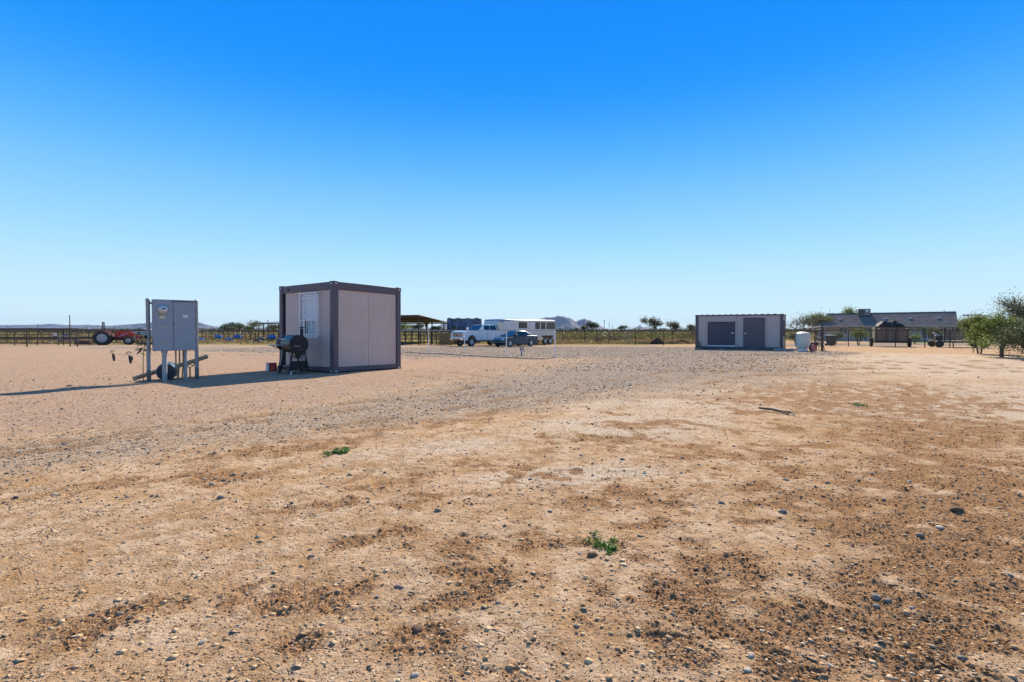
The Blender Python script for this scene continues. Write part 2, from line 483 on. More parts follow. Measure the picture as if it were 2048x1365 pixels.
def ground_mat():
    m = bpy.data.materials.new('desert_soil')
    nt, N, L, P = nodes_of(m)
    P.inputs['Roughness'].default_value = 0.95
    P.inputs['Specular IOR Level'].default_value = 0.0
    atA = None
    geo = N.new('ShaderNodeNewGeometry'); POS = geo.outputs['Position']
    def noise(scale, detail=6, rough=0.6, vec=None):
        n = N.new('ShaderNodeTexNoise'); n.inputs['Scale'].default_value = scale; n.inputs['Detail'].default_value = detail; n.inputs['Roughness'].default_value = rough
        L.new(vec or POS, n.inputs['Vector']); return n.outputs['Fac']
    def math_(op, a, b=None, clamp=False):
        n = N.new('ShaderNodeMath'); n.operation = op; n.use_clamp = clamp
        for i, q in enumerate((a, b)):
            if q is None: continue
            if isinstance(q, (int, float)): n.inputs[i].default_value = q
            else: L.new(q, n.inputs[i])
        return n.outputs[0]
    def ramp(f, stops, interp='LINEAR'):
        n = N.new('ShaderNodeValToRGB'); L.new(f, n.inputs[0]); n.color_ramp.interpolation = interp
        while len(n.color_ramp.elements) < len(stops): n.color_ramp.elements.new(0.5)
        for e, (p, c) in zip(n.color_ramp.elements, stops):
            e.position = p; e.color = (*(c if isinstance(c, tuple) else (c, c, c)), 1)
        return n.outputs[0]
    def mix(f, a, b):
        n = N.new('ShaderNodeMix'); n.data_type = 'RGBA'
        if isinstance(f, (int, float)): n.inputs['Factor'].default_value = f
        else: L.new(f, n.inputs['Factor'])
        for k, q in (('A', a), ('B', b)):
            if isinstance(q, tuple): n.inputs[k].default_value = (*q, 1)
            else: L.new(q, n.inputs[k])
        return n.outputs['Result']
    def sepc(name):
        nonlocal atA
        a = N.new('ShaderNodeAttribute'); a.attribute_name = name
        if name == 'zone_a': atA = a.outputs['Alpha']
        s = N.new('ShaderNodeSeparateColor'); L.new(a.outputs['Color'], s.inputs[0]); return s.outputs
    za, zb = sepc('zone_a'), sepc('zone_b')
    n_s = noise(3.0, 8, 0.62); n_m = noise(17, 9, 0.68); n_f = noise(85, 6, 0.7); n_vf = noise(330, 3, 0.6)
    # crust
    crust = ramp(n_m, [(0.30, (0.42, 0.260, 0.150)), (0.48, (0.68, 0.460, 0.285)), (0.68, (0.82, 0.615, 0.42))])
    crust = mix(ramp(n_s, [(0.42, 0.0), (0.66, 0.75)]), crust, (0.53, 0.295, 0.130))
    crust = mix(ramp(n_f, [(0.30, 0.75), (0.43, 0.0)]), crust, (0.27, 0.155, 0.08))
    crust = mix(ramp(n_vf, [(0.28, 0.6), (0.42, 0.0)]), crust, (0.30, 0.19, 0.11))
    n_t = noise(6.5, 12, 0.78)
    crust = mix(ramp(n_t, [(0.47, 0.0), (0.60, 0.62)]), crust, mix(ramp(n_f, [(0.35, 0.0), (0.65, 1.0)]), (0.22, 0.105, 0.040), (0.47, 0.27, 0.125)))
    # fine polygonal cracks in the dry crust
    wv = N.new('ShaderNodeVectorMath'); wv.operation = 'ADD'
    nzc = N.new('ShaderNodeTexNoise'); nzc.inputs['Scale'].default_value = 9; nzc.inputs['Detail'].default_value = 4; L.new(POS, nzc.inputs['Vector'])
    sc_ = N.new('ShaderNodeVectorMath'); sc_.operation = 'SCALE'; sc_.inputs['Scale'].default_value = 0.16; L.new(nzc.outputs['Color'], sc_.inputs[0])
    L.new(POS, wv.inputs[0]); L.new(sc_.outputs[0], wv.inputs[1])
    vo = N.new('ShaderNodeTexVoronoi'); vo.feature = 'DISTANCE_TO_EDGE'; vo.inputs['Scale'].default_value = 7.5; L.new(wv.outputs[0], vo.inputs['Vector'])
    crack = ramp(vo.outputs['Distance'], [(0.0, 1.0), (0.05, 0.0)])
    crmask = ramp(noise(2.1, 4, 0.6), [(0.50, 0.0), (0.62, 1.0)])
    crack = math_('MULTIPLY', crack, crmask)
    # pale salt-dry crust
    pale = ramp(n_m, [(0.3, (0.50, 0.36, 0.235)), (0.55, (0.70, 0.545, 0.395)), (0.75, (0.79, 0.645, 0.50))])
    pf = ramp(math_('ADD', math_('MULTIPLY', za['Blue'], 0.9), math_('MULTIPLY', math_('SUBTRACT', n_m, 0.5), 1.4)), [(0.10, 0.0), (0.70, 0.85)])
    col = mix(pf, crust, pale)
    # loose brown soil
    brown = ramp(n_f, [(0.32, (0.125, 0.055, 0.024)), (0.48, (0.33, 0.168, 0.075)), (0.66, (0.60, 0.36, 0.19))])
    bf = ramp(math_('ADD', za['Green'], math_('MULTIPLY', math_('SUBTRACT', n_m, 0.5), 2.2)), [(0.20, 0.0), (0.80, 0.86)])
    col = mix(bf, col, brown)
    col = mix(math_('MULTIPLY', math_('MULTIPLY', crack, 0.55), math_('SUBTRACT', 1.0, bf)), col, (0.15, 0.085, 0.045))  # dark soil and the shade inside the cracks, both put into the colour
    # fine pink yard gravel
    vy = N.new('ShaderNodeTexVoronoi'); vy.inputs['Scale'].default_value = 55; L.new(POS, vy.inputs['Vector'])
    sy = N.new('ShaderNodeSeparateColor'); L.new(vy.outputs['Color'], sy.inputs[0])
    yard = ramp(sy.outputs['Red'], [(0.0, (0.20, 0.125, 0.085)), (0.25, (0.40, 0.26, 0.175)), (0.7, (0.55, 0.375, 0.26)), (1.0, (0.70, 0.53, 0.41))])
    yard = mix(ramp(n_s, [(0.4, 0.0), (0.7, 0.55)]), yard, (0.50, 0.31, 0.175))
    col = mix(ramp(math_('ADD', zb['Red'], math_('MULTIPLY', math_('SUBTRACT', n_m, 0.5), 0.8)), [(0.3, 0.0), (0.75, 1.0)]), col, yard)
    # grey crushed gravel
    vg = N.new('ShaderNodeTexVoronoi'); vg.inputs['Scale'].default_value = 38; L.new(POS, vg.inputs['Vector'])
    sg = N.new('ShaderNodeSeparateColor'); L.new(vg.outputs['Color'], sg.inputs[0])
    grav = ramp(sg.outputs['Green'], [(0.0, (0.085, 0.070, 0.056)), (0.3, (0.22, 0.18, 0.142)), (0.65, (0.39, 0.315, 0.245)), (1.0, (0.64, 0.53, 0.43))])
    dusty = ramp(math_('ADD', math_('MULTIPLY', n_s, 0.6), math_('MULTIPLY', noise(0.55, 8, 0.65), 0.4)), [(0.43, 0.0), (0.58, 0.60)])
    grav = mix(dusty, grav, (0.46, 0.35, 0.25))
    gf = ramp(math_('ADD', za['Red'], math_('MULTIPLY', math_('SUBTRACT', n_m, 0.5), 1.1)), [(0.2, 0.0), (0.95, 0.92)])
    col = mix(gf, col, grav)
    col = mix(math_('MULTIPLY', ramp(math_('ADD', atA, math_('MULTIPLY', math_('SUBTRACT', n_t, 0.5), 1.2)), [(0.2, 0.0), (0.7, 1.0)]), 0.75), col, mix(n_f, (0.20, 0.11, 0.05), (0.50, 0.31, 0.17)))
    # rough field beyond the fence: bands of straw, weeds and bare soil
    mp = N.new('ShaderNodeMapping'); mp.inputs['Scale'].default_value = (0.035, 0.10, 0.1); L.new(POS, mp.inputs['Vector'])
    nfld = noise(1.0, 7, 0.65, mp.outputs[0]); nfl2 = noise(0.7, 8, 0.7)
    fieldc = ramp(nfld, [(0.30, (0.20, 0.125, 0.065)), (0.43, (0.36, 0.25, 0.13)), (0.52, (0.30, 0.265, 0.085)), (0.60, (0.20, 0.215, 0.055)), (0.72, (0.37, 0.29, 0.15))])
    fieldc = mix(ramp(nfl2, [(0.42, 0.0), (0.62, 0.6)]), fieldc, (0.13, 0.095, 0.05))
    col = mix(zb['Green'], col, fieldc)
    col = mix(math_('MULTIPLY', zb['Blue'], 0.95, True), col, (0.12, 0.24, 0.03))
    L.new(col, P.inputs['Base Color'])
    # relief finer than the mesh
    hgt = math_('MULTIPLY', n_m, 0.040)
    hgt = math_('ADD', hgt, math_('MULTIPLY', n_f, 0.018))
    hgt = math_('ADD', hgt, math_('MULTIPLY', n_vf, 0.004))
    hgt = math_('SUBTRACT', hgt, math_('MULTIPLY', crack, 0.016))
    hgt = math_('SUBTRACT', hgt, math_('MULTIPLY', math_('MULTIPLY', vg.outputs['Distance'], gf), 0.016))
    hgt = math_('SUBTRACT', hgt, math_('MULTIPLY', math_('MULTIPLY', vy.outputs['Distance'], zb['Red']), 0.008))
    bp = N.new('ShaderNodeBump'); bp.inputs['Strength'].default_value = 0.8; bp.inputs['Distance'].default_value = 1.0
    L.new(hgt, bp.inputs['Height']); L.new(bp.outputs[0], P.inputs['Normal'])
    return m
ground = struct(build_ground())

# ------------------------------------------------------------------ far hills, seen through the haze
def hill(name, prof, dist, depth, seed, m):
    """a ridge with the measured skyline: prof = (pixel x, pixel y) in the photograph, dist = metres to the crest"""
    px = np.array([p[0] for p in prof], float); py = np.array([p[1] for p in prof], float)
    n = 220; rows = 26
    xs = np.linspace(px[0], px[-1], n)
    crest = np.interp(xs, px, py)
    crest_h = (660 - crest) / FPX * dist + CAM_H
    crest_h = crest_h + fbm(xs * 0.11, xs * 0 + seed, 4, seed) * crest_h.max() * 0.05
    V = np.zeros((rows, n, 3))
    for j in range(rows):
        t = j / (rows - 1)                      # 0 front foot .. 1 back foot
        s = 1 - abs(t - 0.55) / (0.55 if t < 0.55 else 0.45)
        y = dist + (t - 0.55) * depth
        x = (xs - 1024) / FPX * dist
        rid = np.abs(fbm(x * 0.004 + 5, np.full(n, y) * 0.0022, 5, seed + 5))
        V[j, :, 0] = x; V[j, :, 1] = y
        V[j, :, 2] = np.maximum(crest_h, 0) * (s ** 1.15) * (1 - 0.9 * rid * (1 - s) ** 0.5 * (s > 0) * (s < 1)) - 1.0
    idx = np.arange(rows * n).reshape(rows, n)
    F = np.stack([idx[:-1, :-1].ravel(), idx[:-1, 1:].ravel(), idx[1:, 1:].ravel(), idx[1:, :-1].ravel()], 1)
    return struct(np_mesh(name, V.reshape(-1, 3), F, m, smooth=True))
mat('hill_rock', (0.15, 0.14, 0.165), 0.95, var=0.35, scale=0.004)
hill('hills', [(-500, 655), (-250, 650), (-120, 652), (0, 650), (60, 649.5), (105, 647.5), (130, 650), (175, 649), (205, 651), (260, 650), (330, 645), (360, 642), (392, 644), (420, 651), (450, 656), (480, 657.5)], 7200, 420, 3, 'hill_rock')
hill('hills', [(200, 657), (235, 650.5), (290, 646), (330, 642), (365, 640), (395, 643), (418, 650), (440, 655), (470, 658)], 5600, 330, 8, 'hill_rock')
hill('hills', [(500, 658), (530, 654), (545, 651), (560, 650), (590, 652), (640, 656), (660, 658)], 6400, 330, 14, 'hill_rock')
hill('mountain', [(840, 658), (868, 654), (890, 646), (905, 642), (930, 647), (955, 655), (975, 651), (1000, 648), (1030, 645), (1060, 640), (1082, 636.5), (1093, 634), (1108, 633), (1119, 630.2), (1130, 633), (1140, 634), (1148, 639), (1153, 642.3), (1160, 639), (1168.5, 635.8), (1180, 639), (1190, 646), (1205, 653), (1219, 659)], 6000, 480, 20, 'hill_rock')
hill('mountain', [(1255, 659), (1268, 656), (1277, 652), (1280, 649.5), (1284, 653), (1292, 654), (1305, 657), (1330, 659)], 6300, 300, 31, 'hill_rock')

# ------------------------------------------------------------------ shared materials of the built things
mat('frame_plum', (0.088, 0.068, 0.088), 0.5, 0.0, 0.12, 5, dirt=(0.30, 0.23, 0.18), dirt_amt=0.18)
mat('wall_mauve', (0.53, 0.41, 0.37), 0.55, 0.0, 0.05, 2.5, bump=0.03, bscale=30, dirt=(0.40, 0.29, 0.21), dirt_amt=0.4, streak=True)
mat('corner_steel', (0.66, 0.66, 0.66), 0.45, 0.2)
mat('black_gap', (0.012, 0.012, 0.014), 0.9, var=0.1)
mat('white_paint', (0.80, 0.80, 0.82), 0.45, var=0.06, dirt=(0.5, 0.42, 0.34), dirt_amt=0.25)
mat('white_blind', (0.74, 0.75, 0.80), 0.7, var=0.05)
mat('blue_curtain', (0.36, 0.53, 0.60), 0.4, var=0.35, scale=14)
mat('panel_grey', (0.265, 0.305, 0.36), 0.5, 0.0, 0.06, 3, dirt=(0.40, 0.34, 0.29), dirt_amt=0.3, streak=True)
mat('galv_steel', (0.24, 0.25, 0.28), 0.5, 0.4, 0.2, 9, dirt=(0.22, 0.19, 0.17), dirt_amt=0.4)
mat('galv_dark', (0.11, 0.115, 0.13), 0.5, 0.4, 0.2, 9, dirt=(0.26, 0.21, 0.17), dirt_amt=0.4)
mat('conduit_grey', (0.36, 0.36, 0.38), 0.55, 0.0, 0.1, 6, dirt=(0.40, 0.31, 0.23), dirt_amt=0.4)
mat('conduit_brown', (0.25, 0.165, 0.105), 0.6, 0.0, 0.2, 12)
mat('meter_glass', (0.52, 0.54, 0.56), 0.08, 0.0, 0.2, 20, coat=1.0)
mat('meter_ring', (0.42, 0.42, 0.43), 0.3, 0.8)
mat('label_yellow', (0.66, 0.58, 0.38), 0.7, var=0.2, scale=40)
mat('label_green', (0.12, 0.30, 0.14), 0.6)
mat('black_rubber', (0.02, 0.02, 0.021), 0.75, var=0.3, dirt=(0.22, 0.17, 0.12), dirt_amt=0.45)
mat('weathered_wood', (0.33, 0.25, 0.165), 0.85, 0.0, 0.35, 14, bump=0.4, bscale=30)
mat('rust_iron', (0.095, 0.052, 0.038), 0.75, 0.1, 0.35, 10, dirt=(0.20, 0.10, 0.06), dirt_amt=0.5)
mat('dark_iron', (0.045, 0.032, 0.030), 0.7, 0.1, 0.3, 10, dirt=(0.16, 0.09, 0.06), dirt_amt=0.35)
mat('drum_navy', (0.014, 0.024, 0.04), 0.55, 0.0, 0.15, 5, dirt=(0.3, 0.24, 0.18), dirt_amt=0.15)
mat('drum_blue', (0.02, 0.16, 0.50), 0.4, 0.0, 0.15, 4, dirt=(0.25, 0.28, 0.32), dirt_amt=0.3)
mat('grill_black', (0.010, 0.014, 0.020), 0.5, 0.0, 0.15, 6, spec=0.3)
mat('grill_lid', (0.030, 0.036, 0.05), 0.4, 0.2, 0.15, 6)
mat('grill_steel', (0.45, 0.43, 0.40), 0.35, 0.8)
mat('plastic_red', (0.44, 0.02, 0.025), 0.4, var=0.1)
mat('kettle_red', (0.13, 0.018, 0.012), 0.35, var=0.15)

def pipe(mb, a, b, r, n=8): return mb.cyl(a, b, r, n=n)

# ------------------------------------------------------------------ portable office cabin
N0 = G(667, 747)
u_dir = Vector((0.579, 0.815, 0)).normalized()
OFF_RZ = math.atan2(u_dir.y, u_dir.x)
W_U, W_V, OH = 2.52, 2.77, 2.60
office = thing('portable_office', 'small cube-shaped office cabin with mauve wall panels in a dark plum steel frame', 'cabin', (N0.x, N0.y, N0.z), OFF_RZ, tilt=-0.016)
fr = MB()
PT, RT, RB = 0.17, 0.22, 0.125
for cu in (0, W_U):
    for cv in (0, W_V):
        su = 1 if cu == 0 else -1; sv = 1 if cv == 0 else -1
        MB().bx((cu, cv, 0.03), (cu + su * PT, cv + sv * PT, OH)).build('corner_post', 'frame_plum', office, 0.012)
        cb = MB()
        cb.bx((cu - su * 0.006, cv - sv * 0.006, OH - 0.12), (cu + su * 0.178, cv + sv * 0.178, OH + 0.012))
        cb.bx((cu - su * 0.006, cv - sv * 0.006, 0.0), (cu + su * 0.178, cv + sv * 0.178, 0.11))
        ob = cb.pieces('corner_casting', 'frame_plum', office, bevel=0.01)[0]
        hole = MB()
        for zz in (OH - 0.055, 0.055):
            hole.box((cu + su * 0.085, cv - sv * 0.007, zz), (0.055, 0.006, 0.035))
            hole.box((cu - su * 0.007, cv + sv * 0.085, zz), (0.006, 0.055, 0.035))
        hole.pieces('lifting_hole', 'corner_steel', ob)
for nm, z0, z1 in (('top_rail', OH - RT, OH - 0.004), ('bottom_rail', 0.035, 0.035 + RB)):
    for a, b in (((PT + .004, 0.008), (W_U - PT - .004, 0.13)), ((PT + .004, W_V - 0.13), (W_U - PT - .004, W_V - 0.008)), ((0.008, PT + .004), (0.13, W_V - PT - .004)), ((W_U - 0.13, PT + .004), (W_U - 0.008, W_V - PT - .004))):
        MB().bx((a[0], a[1], z0), (b[0], b[1], z1)).build(nm, 'frame_plum', office, 0.008)
MB().bx((0.14, 0.14, OH - 0.10), (W_U - 0.14, W_V - 0.14, OH - 0.03)).build('roof', 'frame_plum', office)
MB().bx((0.14, 0.14, 0.06), (W_U - 0.14, W_V - 0.14, 0.12)).build('floor_deck', 'black_gap', office)
Z0, Z1 = 0.035 + RB + 0.003, OH - RT - 0.003
def wall_panels(axis, base, cuts, out):
    for a, b in zip(cuts[:-1], cuts[1:]):
        m_ = MB()
        if axis == 'u': m_.bx((a + 0.004, base, Z0), (b - 0.004, base + out, Z1))
        else: m_.bx((base, a + 0.004, Z0), (base + out, b - 0.004, Z1))
        m_.build('wall_panel', 'wall_mauve', office, 0.004)
wall_panels('u', 0.045, [PT + .002, 1.26, W_U - PT - .002], 0.05)
wall_panels('u', W_V - 0.095, [PT + .002, 1.26, W_U - PT - .002], 0.05)
wall_panels('v', W_U - 0.095, [PT + .002, 1.38, W_V - PT - .002], 0.05)
# left face, with the barred window and a dark gap at the door jamb
wall_panels('v', 0.045, [PT + .002, 0.64], 0.05)
wall_panels('v', 0.045, [1.64, 2.48], 0.05)
for a, b, c, d in ((0.645, 1.635, Z0, 1.02), (0.645, 1.635, 2.29, Z1)):
    MB().bx((0.047, a, c), (0.093, b, d)).build('wall_panel', 'wall_mauve', office)
for a, b in ((0.645, 0.76), (1.53, 1.635)):
    MB().bx((0.047, a, 1.023), (0.093, b, 2.287)).build('wall_panel', 'wall_mauve', office)
MB().bx((0.075, 2.485, Z0), (0.10, W_V - PT - .002, Z1)).build('door_gap', 'black_gap', office)  # black sheet in the jamb recess, its shade put into the colour
# the window behind the bars
wf = MB()
for a, b, c, d in ((0.763, 1.527, 1.025, 1.075), (0.763, 1.527, 2.235, 2.285), (0.763, 0.813, 1.078, 2.232), (1.477, 1.527, 1.078, 2.232), (0.816, 1.474, 1.50, 1.545)):
    wf.bx((0.03, a, c), (0.09, b, d))
win = wf.build('window', 'white_paint', office, 0.004)
MB().bx((0.066, 0.816, 1.548), (0.072, 1.474, 2.232)).build('blind', 'white_blind', win)
MB().bx((0.060, 0.816, 1.078), (0.066, 1.474, 1.497)).build('pane', glass_mat('office_glass', (0.055, 0.06, 0.065)), win)
cu_ = MB()
for k in range(5):
    yy = 0.86 + k * 0.10
    cu_.bx((0.054, yy, 1.12), (0.0585, yy + 0.062, 1.49))
cu_.pieces('curtain', 'blue_curtain', win)
# security grille
gr_ = MB()
gy0, gy1, gz0, gz1 = 0.73, 1.55, 0.985, 2.33
for yy in (gy0, gy1): gr_.bx((-0.075, yy - 0.014, gz0), (-0.045, yy + 0.014, gz1))
for zz in (gz0 + .012, 1.10, 1.52, 2.16, gz1 - .012): gr_.bx((-0.072, gy0 + .016, zz - 0.011), (-0.048, gy1 - .016, zz + 0.011))
gf = gr_.build('security_grille', 'white_paint', office)
for k in range(1, 7):
    yy = gy0 + (gy1 - gy0) * k / 7
    MB().cyl((-0.06, yy, gz0 + .02), (-0.06, yy, gz1 - .02), 0.008, n=6).build('bar', 'white_paint', gf)
scr = MB()
for sgn in (-1, 1):
    for z_c, rr_ in ((1.66, 0.075), (1.80, 0.055), (2.02, 0.05)):
        pts = []
        for k in range(18):
            t = k / 17 * 2.6 * math.pi; q = rr_ * (1 - k / 22)
            pts.append((-0.082, 1.14 + sgn * (0.10 + q * math.cos(t)), z_c + q * math.sin(t)))
        scr.path(pts, 0.006, 5)
    scr.path([(-0.082, 1.14 + sgn * 0.26 * math.sin(k / 10 * math.pi) * (1 - k / 14), 1.58 + 0.5 * k / 10) for k in range(11)], 0.006, 5)
scr.pieces('scrollwork', 'white_paint', gf)
st_ = MB()
for yy in (gy0, gy1):
    for zz in (1.1, 2.2): st_.cyl((-0.06, yy + (0.02 if yy > 1 else -0.02), zz), (0.05, yy + (0.06 if yy > 1 else -0.06), zz), 0.009, n=6)
st_.pieces('standoff', 'white_paint', gf)
MB().bx((0.02, 1.655, 1.15), (0.043, 1.69, Z1)).build('trunking', 'white_paint', office)
MB().box((0.004, 2.25, OH - 0.13), (0.012, 0.11, 0.055)).build('data_plate', 'black_gap', office)
ft = MB()
for cu in (0.1, W_U - 0.1):
    for cv in (0.1, W_V - 0.1): ft.bx((cu - .1, cv - .1, -0.09), (cu + .1, cv + .1, 0.0))
ft.pieces('foot_block', 'dark_iron', office)

# ------------------------------------------------------------------ electric meter cabinet on two pipes
PL, PR = G(298, 764), G(394, 759)
pd = (PR - PL); pd.z = 0
PW = pd.length
EL_RZ = math.atan2(pd.y, pd.x)
el = thing('meter_cabinet', 'grey electric meter cabinet mounted between two galvanised pipe posts', 'electric meter', (PL.x, PL.y, PL.z), EL_RZ)
for x_ in (0, PW):
    po = MB().cyl((x_, 0, -0.12), (x_, 0, 1.90), 0.043, n=16).build('post', 'galv_steel', el)
    MB().lathe([(0.046, 1.87), (0.048, 1.90), (0.03, 1.925), (0.005, 1.93)], (x_, 0, 0), 16).build('cap', 'galv_steel', po)
    MB().cyl((x_, 0, 0.0), (x_, 0, 0.27), 0.0445, n=16).build('sleeve', 'galv_dark', po)
for zz in (0.86, 1.80):
    MB().bx((-0.02, 0.03, zz), (PW + 0.02, 0.07, zz + 0.042)).build('strut', 'galv_dark', el, 0.003)
CB0, CB1, CX0, CX1 = 0.71, 1.905, 0.075, PW - 0.058
MB().bx((CX0, -0.13, CB0), (CX1, 0.028, CB1)).build('cabinet', 'panel_grey', el, 0.006)
mid = CX0 + (CX1 - CX0) * 0.475
MB().bx((CX0 + 0.006, -0.142, CB0 + 0.008), (mid - 0.006, -0.132, CB1 - 0.02)).build('meter_cover', 'panel_grey', el, 0.003)
dr = MB().bx((mid + 0.004, -0.152, CB0 + 0.012), (CX1 + 0.006, -0.132, CB1 - 0.045)).build('door', 'panel_grey', el, 0.004)
MB().bx((mid - 0.003, -0.150, 1.30), (mid + 0.012, -0.156, 1.37)).build('latch', 'galv_dark', dr)
MB().bx((mid - 0.03, -0.172, CB1 - 0.036), (CX1 + 0.012, -0.128, CB1 - 0.02)).build('rain_hood', 'galv_dark', el)
mx_, mz_ = CX0 + 0.185, 1.675
mt = MB().lathe([(0.098, 0.0), (0.10, 0.02), (0.098, 0.045), (0.083, 0.05)], (0, 0, 0), 24, 'y').build('meter', 'meter_ring', el)
mt.location = (mx_, -0.143, mz_); mt.rotation_euler = (0, 0, math.pi)
MB().lathe([(0.078, 0.05), (0.078, 0.10), (0.070, 0.125), (0.045, 0.138), (0.005, 0.142)], (0, 0, 0), 24, 'y').build('dome', 'meter_glass', mt)
MB().box((0, 0.144, 0.012), (0.075, 0.004, 0.022)).build('display', 'black_gap', mt)
MB().box((mx_ - 0.045, -0.146, 1.545), (0.05, 0.006, 0.045)).build('seal_tag', 'label_green', el)
MB().box((mx_ - 0.005, -0.145, 1.495), (0.115, 0.004, 0.055)).build('sticker', 'label_yellow', el)
for zz in (1.265, 0.885):
    lb = MB().box((mx_ + 0.005, -0.145, zz), (0.10, 0.004, 0.024)).build('name_plate', 'label_yellow', el)
    MB().box((mx_ + 0.005, -0.148, zz), (0.075, 0.002, 0.008)).build('print_line', 'black_gap', lb)
for x_, z_ in ((CX0 + .03, 1.85), (mid - .04, 1.85), (CX0 + .03, 0.74), (mid - .04, 0.74), (CX0 + .03, 1.42), (mid - .04, 1.42)):
    MB().cyl((x_, -0.142, z_), (x_, -0.148, z_), 0.008, n=8).build('screw', 'galv_dark', el)
MB().box(((mid + CX1) / 2 + .02, -0.1535, 1.52), (0.11, 0.003, 0.075)).build('sticker', mat('label_white', (0.62, 0.60, 0.56), 0.7, var=.2, scale=30), dr)
for z_ in (0.95, 1.33, 1.70): MB().cyl((CX1 + .009, -0.145, z_ - .05), (CX1 + .009, -0.145, z_ + .05), 0.011, n=8).build('hinge', 'galv_dark', dr)
MB().path([(mid + .03, -0.158, 1.30), (mid + .03, -0.172, 1.29), (mid + .03, -0.172, 1.25), (mid + .03, -0.158, 1.245)], 0.006, 6).build('padlock', 'corner_steel', dr)
MB().cyl((0.30, -0.04, -0.1), (0.30, -0.04, CB0), 0.052, n=18).build('conduit', 'conduit_grey', el)
MB().cyl((0.30, -0.04, CB0 - 0.05), (0.30, -0.04, CB0 - 0.004), 0.066, n=18).build('coupling', 'conduit_grey', el)
MB().cyl((0.30, -0.04, 0.37), (0.30, -0.04, 0.43), 0.058, n=18).build('coupling', 'conduit_grey', el)
MB().cyl((0.725, -0.02, -0.1), (0.725, -0.02, CB0), 0.038, n=14).build('conduit', 'conduit_grey', el)
MB().cyl((0.725, -0.02, 0.36), (0.725, -0.02, 0.42), 0.044, n=14).build('coupling', 'conduit_grey', el)
for x0_, x1_ in ((0.525, 0.565), (0.60, 0.555), (0.675, 0.645)):
    MB().path([(x0_, -0.05, CB0), (x0_, -0.05, 0.42), (x0_ * 0.6 + x1_ * 0.4, -0.05, 0.25), (x1_, -0.05, -0.06)], 0.017, 8).build('flexible_conduit', 'conduit_brown', el)

# things lying behind and below the cabinet
def lay_drum(name, label, loc, rz, r, L_, body, end, group=None):
    t = thing(name, label, 'barrel', loc, rz, group)
    prof = [(r * .93, 0), (r, .02), (r, L_ * .3), (r * 1.035, L_ * .33), (r, L_ * .36), (r, L_ * .64), (r * 1.035, L_ * .67), (r, L_ * .7), (r, L_ - .02), (r * .93, L_)]
    MB().lathe(prof, (0, 0, r), 24, 'x').build('shell', body, t)
    for x_ in (-0.004, L_ + 0.004):
        MB().lathe([(r * .88, -.006), (r * .88, .006)], (x_, 0, r), 24, 'x').build('end_cap', end, t)
    return t
dp = G(327, 762.5)
lay_drum('barrel', 'dark blue drum lying on its side under the electric meter cabinet', (dp.x - 0.02, dp.y + 0.12, dp.z), R(118), 0.205, 0.62, mat('drum_pale', (0.10, 0.15, 0.21), 0.4, 0.1, 0.2, 4), 'drum_navy')
l0, l1 = G(267, 762), at(413.5, 13.55)
l0.z += 0.05; l1.z = zpx(714, 13.55)
lg = thing('wooden_pole', 'weathered round wooden pole propped diagonally behind the electric meter cabinet', 'pole', (0, 0, 0))
MB().path([l0 + (l1 - l0) * t + Vector((0, 0, 0.012 * math.sin(t * 7))) for t in (0, .2, .4, .6, .8, 1)], [0.052, 0.056, 0.054, 0.052, 0.052, 0.055], 12).build('shaft', 'weathered_wood', lg)
MB().cyl(l1 + (l1 - l0).normalized() * 0.001, l1 + (l1 - l0).normalized() * 0.004, 0.036, n=12).build('hollow_end', 'black_gap', lg)  # black disc on the solid shaft, painted as the shaded bore
fk = at(379, 12.95)
fs_ = thing('forked_stand', 'rusty iron stake with a forked top holding up the wooden pole', 'stake', (fk.x, fk.y, fk.z), R(40))
MB().cyl((0, 0, -0.05), (0, 0, 0.25), 0.016, n=8).build('stake', 'dark_iron', fs_)
MB().path([(-0.10, 0, 0.40), (-0.085, 0, 0.31), (0, 0, 0.25), (0.085, 0, 0.31), (0.10, 0, 0.40)], 0.012, 6).build('fork', 'rust_iron', fs_)
MB().path([(-0.06, 0, 0.30), (0, 0, 0.335), (0.06, 0, 0.30)], 0.009, 6).build('brace', 'rust_iron', fs_)

# ------------------------------------------------------------------ pellet grill by the cabin window
gc = Vector((-5.88, 14.12, 0)); gc.z = gzf(gc.y)
ax = Vector((-0.66, 0.75, 0)).normalized()
grill = thing('pellet_grill', 'black barrel smoker grill with chimney and folding front shelf beside the cabin window', 'grill', gc, math.atan2(ax.y, ax.x))
GL, GR_, GZ = 0.74, 0.25, 0.82
def ring(a0, a1, r, n):
    return [(r * math.cos(a0 + (a1 - a0) * i / n), GZ + r * math.sin(a0 + (a1 - a0) * i / n)) for i in range(n + 1)]
def drum_part(a0, a1, nm, m_, r=GR_):
    mb = MB(); arc = ring(a0, a1, r, 18); n = len(arc)
    vs = [(x_, y_, z_) for x_ in (0.0, GL) for y_, z_ in arc]
    mb.add(vs, [(i, i + 1, n + i + 1, n + i) for i in range(n - 1)] + [tuple(range(n)), tuple(range(2 * n - 1, n - 1, -1)), (0, n, 2 * n - 1, n - 1)])
    return mb.build(nm, m_, grill)
drum_part(R(-12), R(-12) - R(190) + R(22), 'cook_chamber', 'grill_black')
lid = drum_part(R(-10), R(180), 'lid', 'grill_lid', GR_ + 0.006)
MB().lathe([(GR_ + 0.004, -0.014), (GR_ + 0.012, -0.008), (GR_ + 0.012, 0.004)], (0, 0, GZ), 32, 'x').build('end_plate', 'grill_black', grill)
MB().path([(0.1, GR_ * .93, GZ + 0.13), (0.1, GR_ + 0.06, GZ + 0.14), (GL - .1, GR_ + 0.06, GZ + 0.14), (GL - .1, GR_ * .93, GZ + 0.13)], 0.011, 6).build('lid_handle', 'grill_steel', lid)
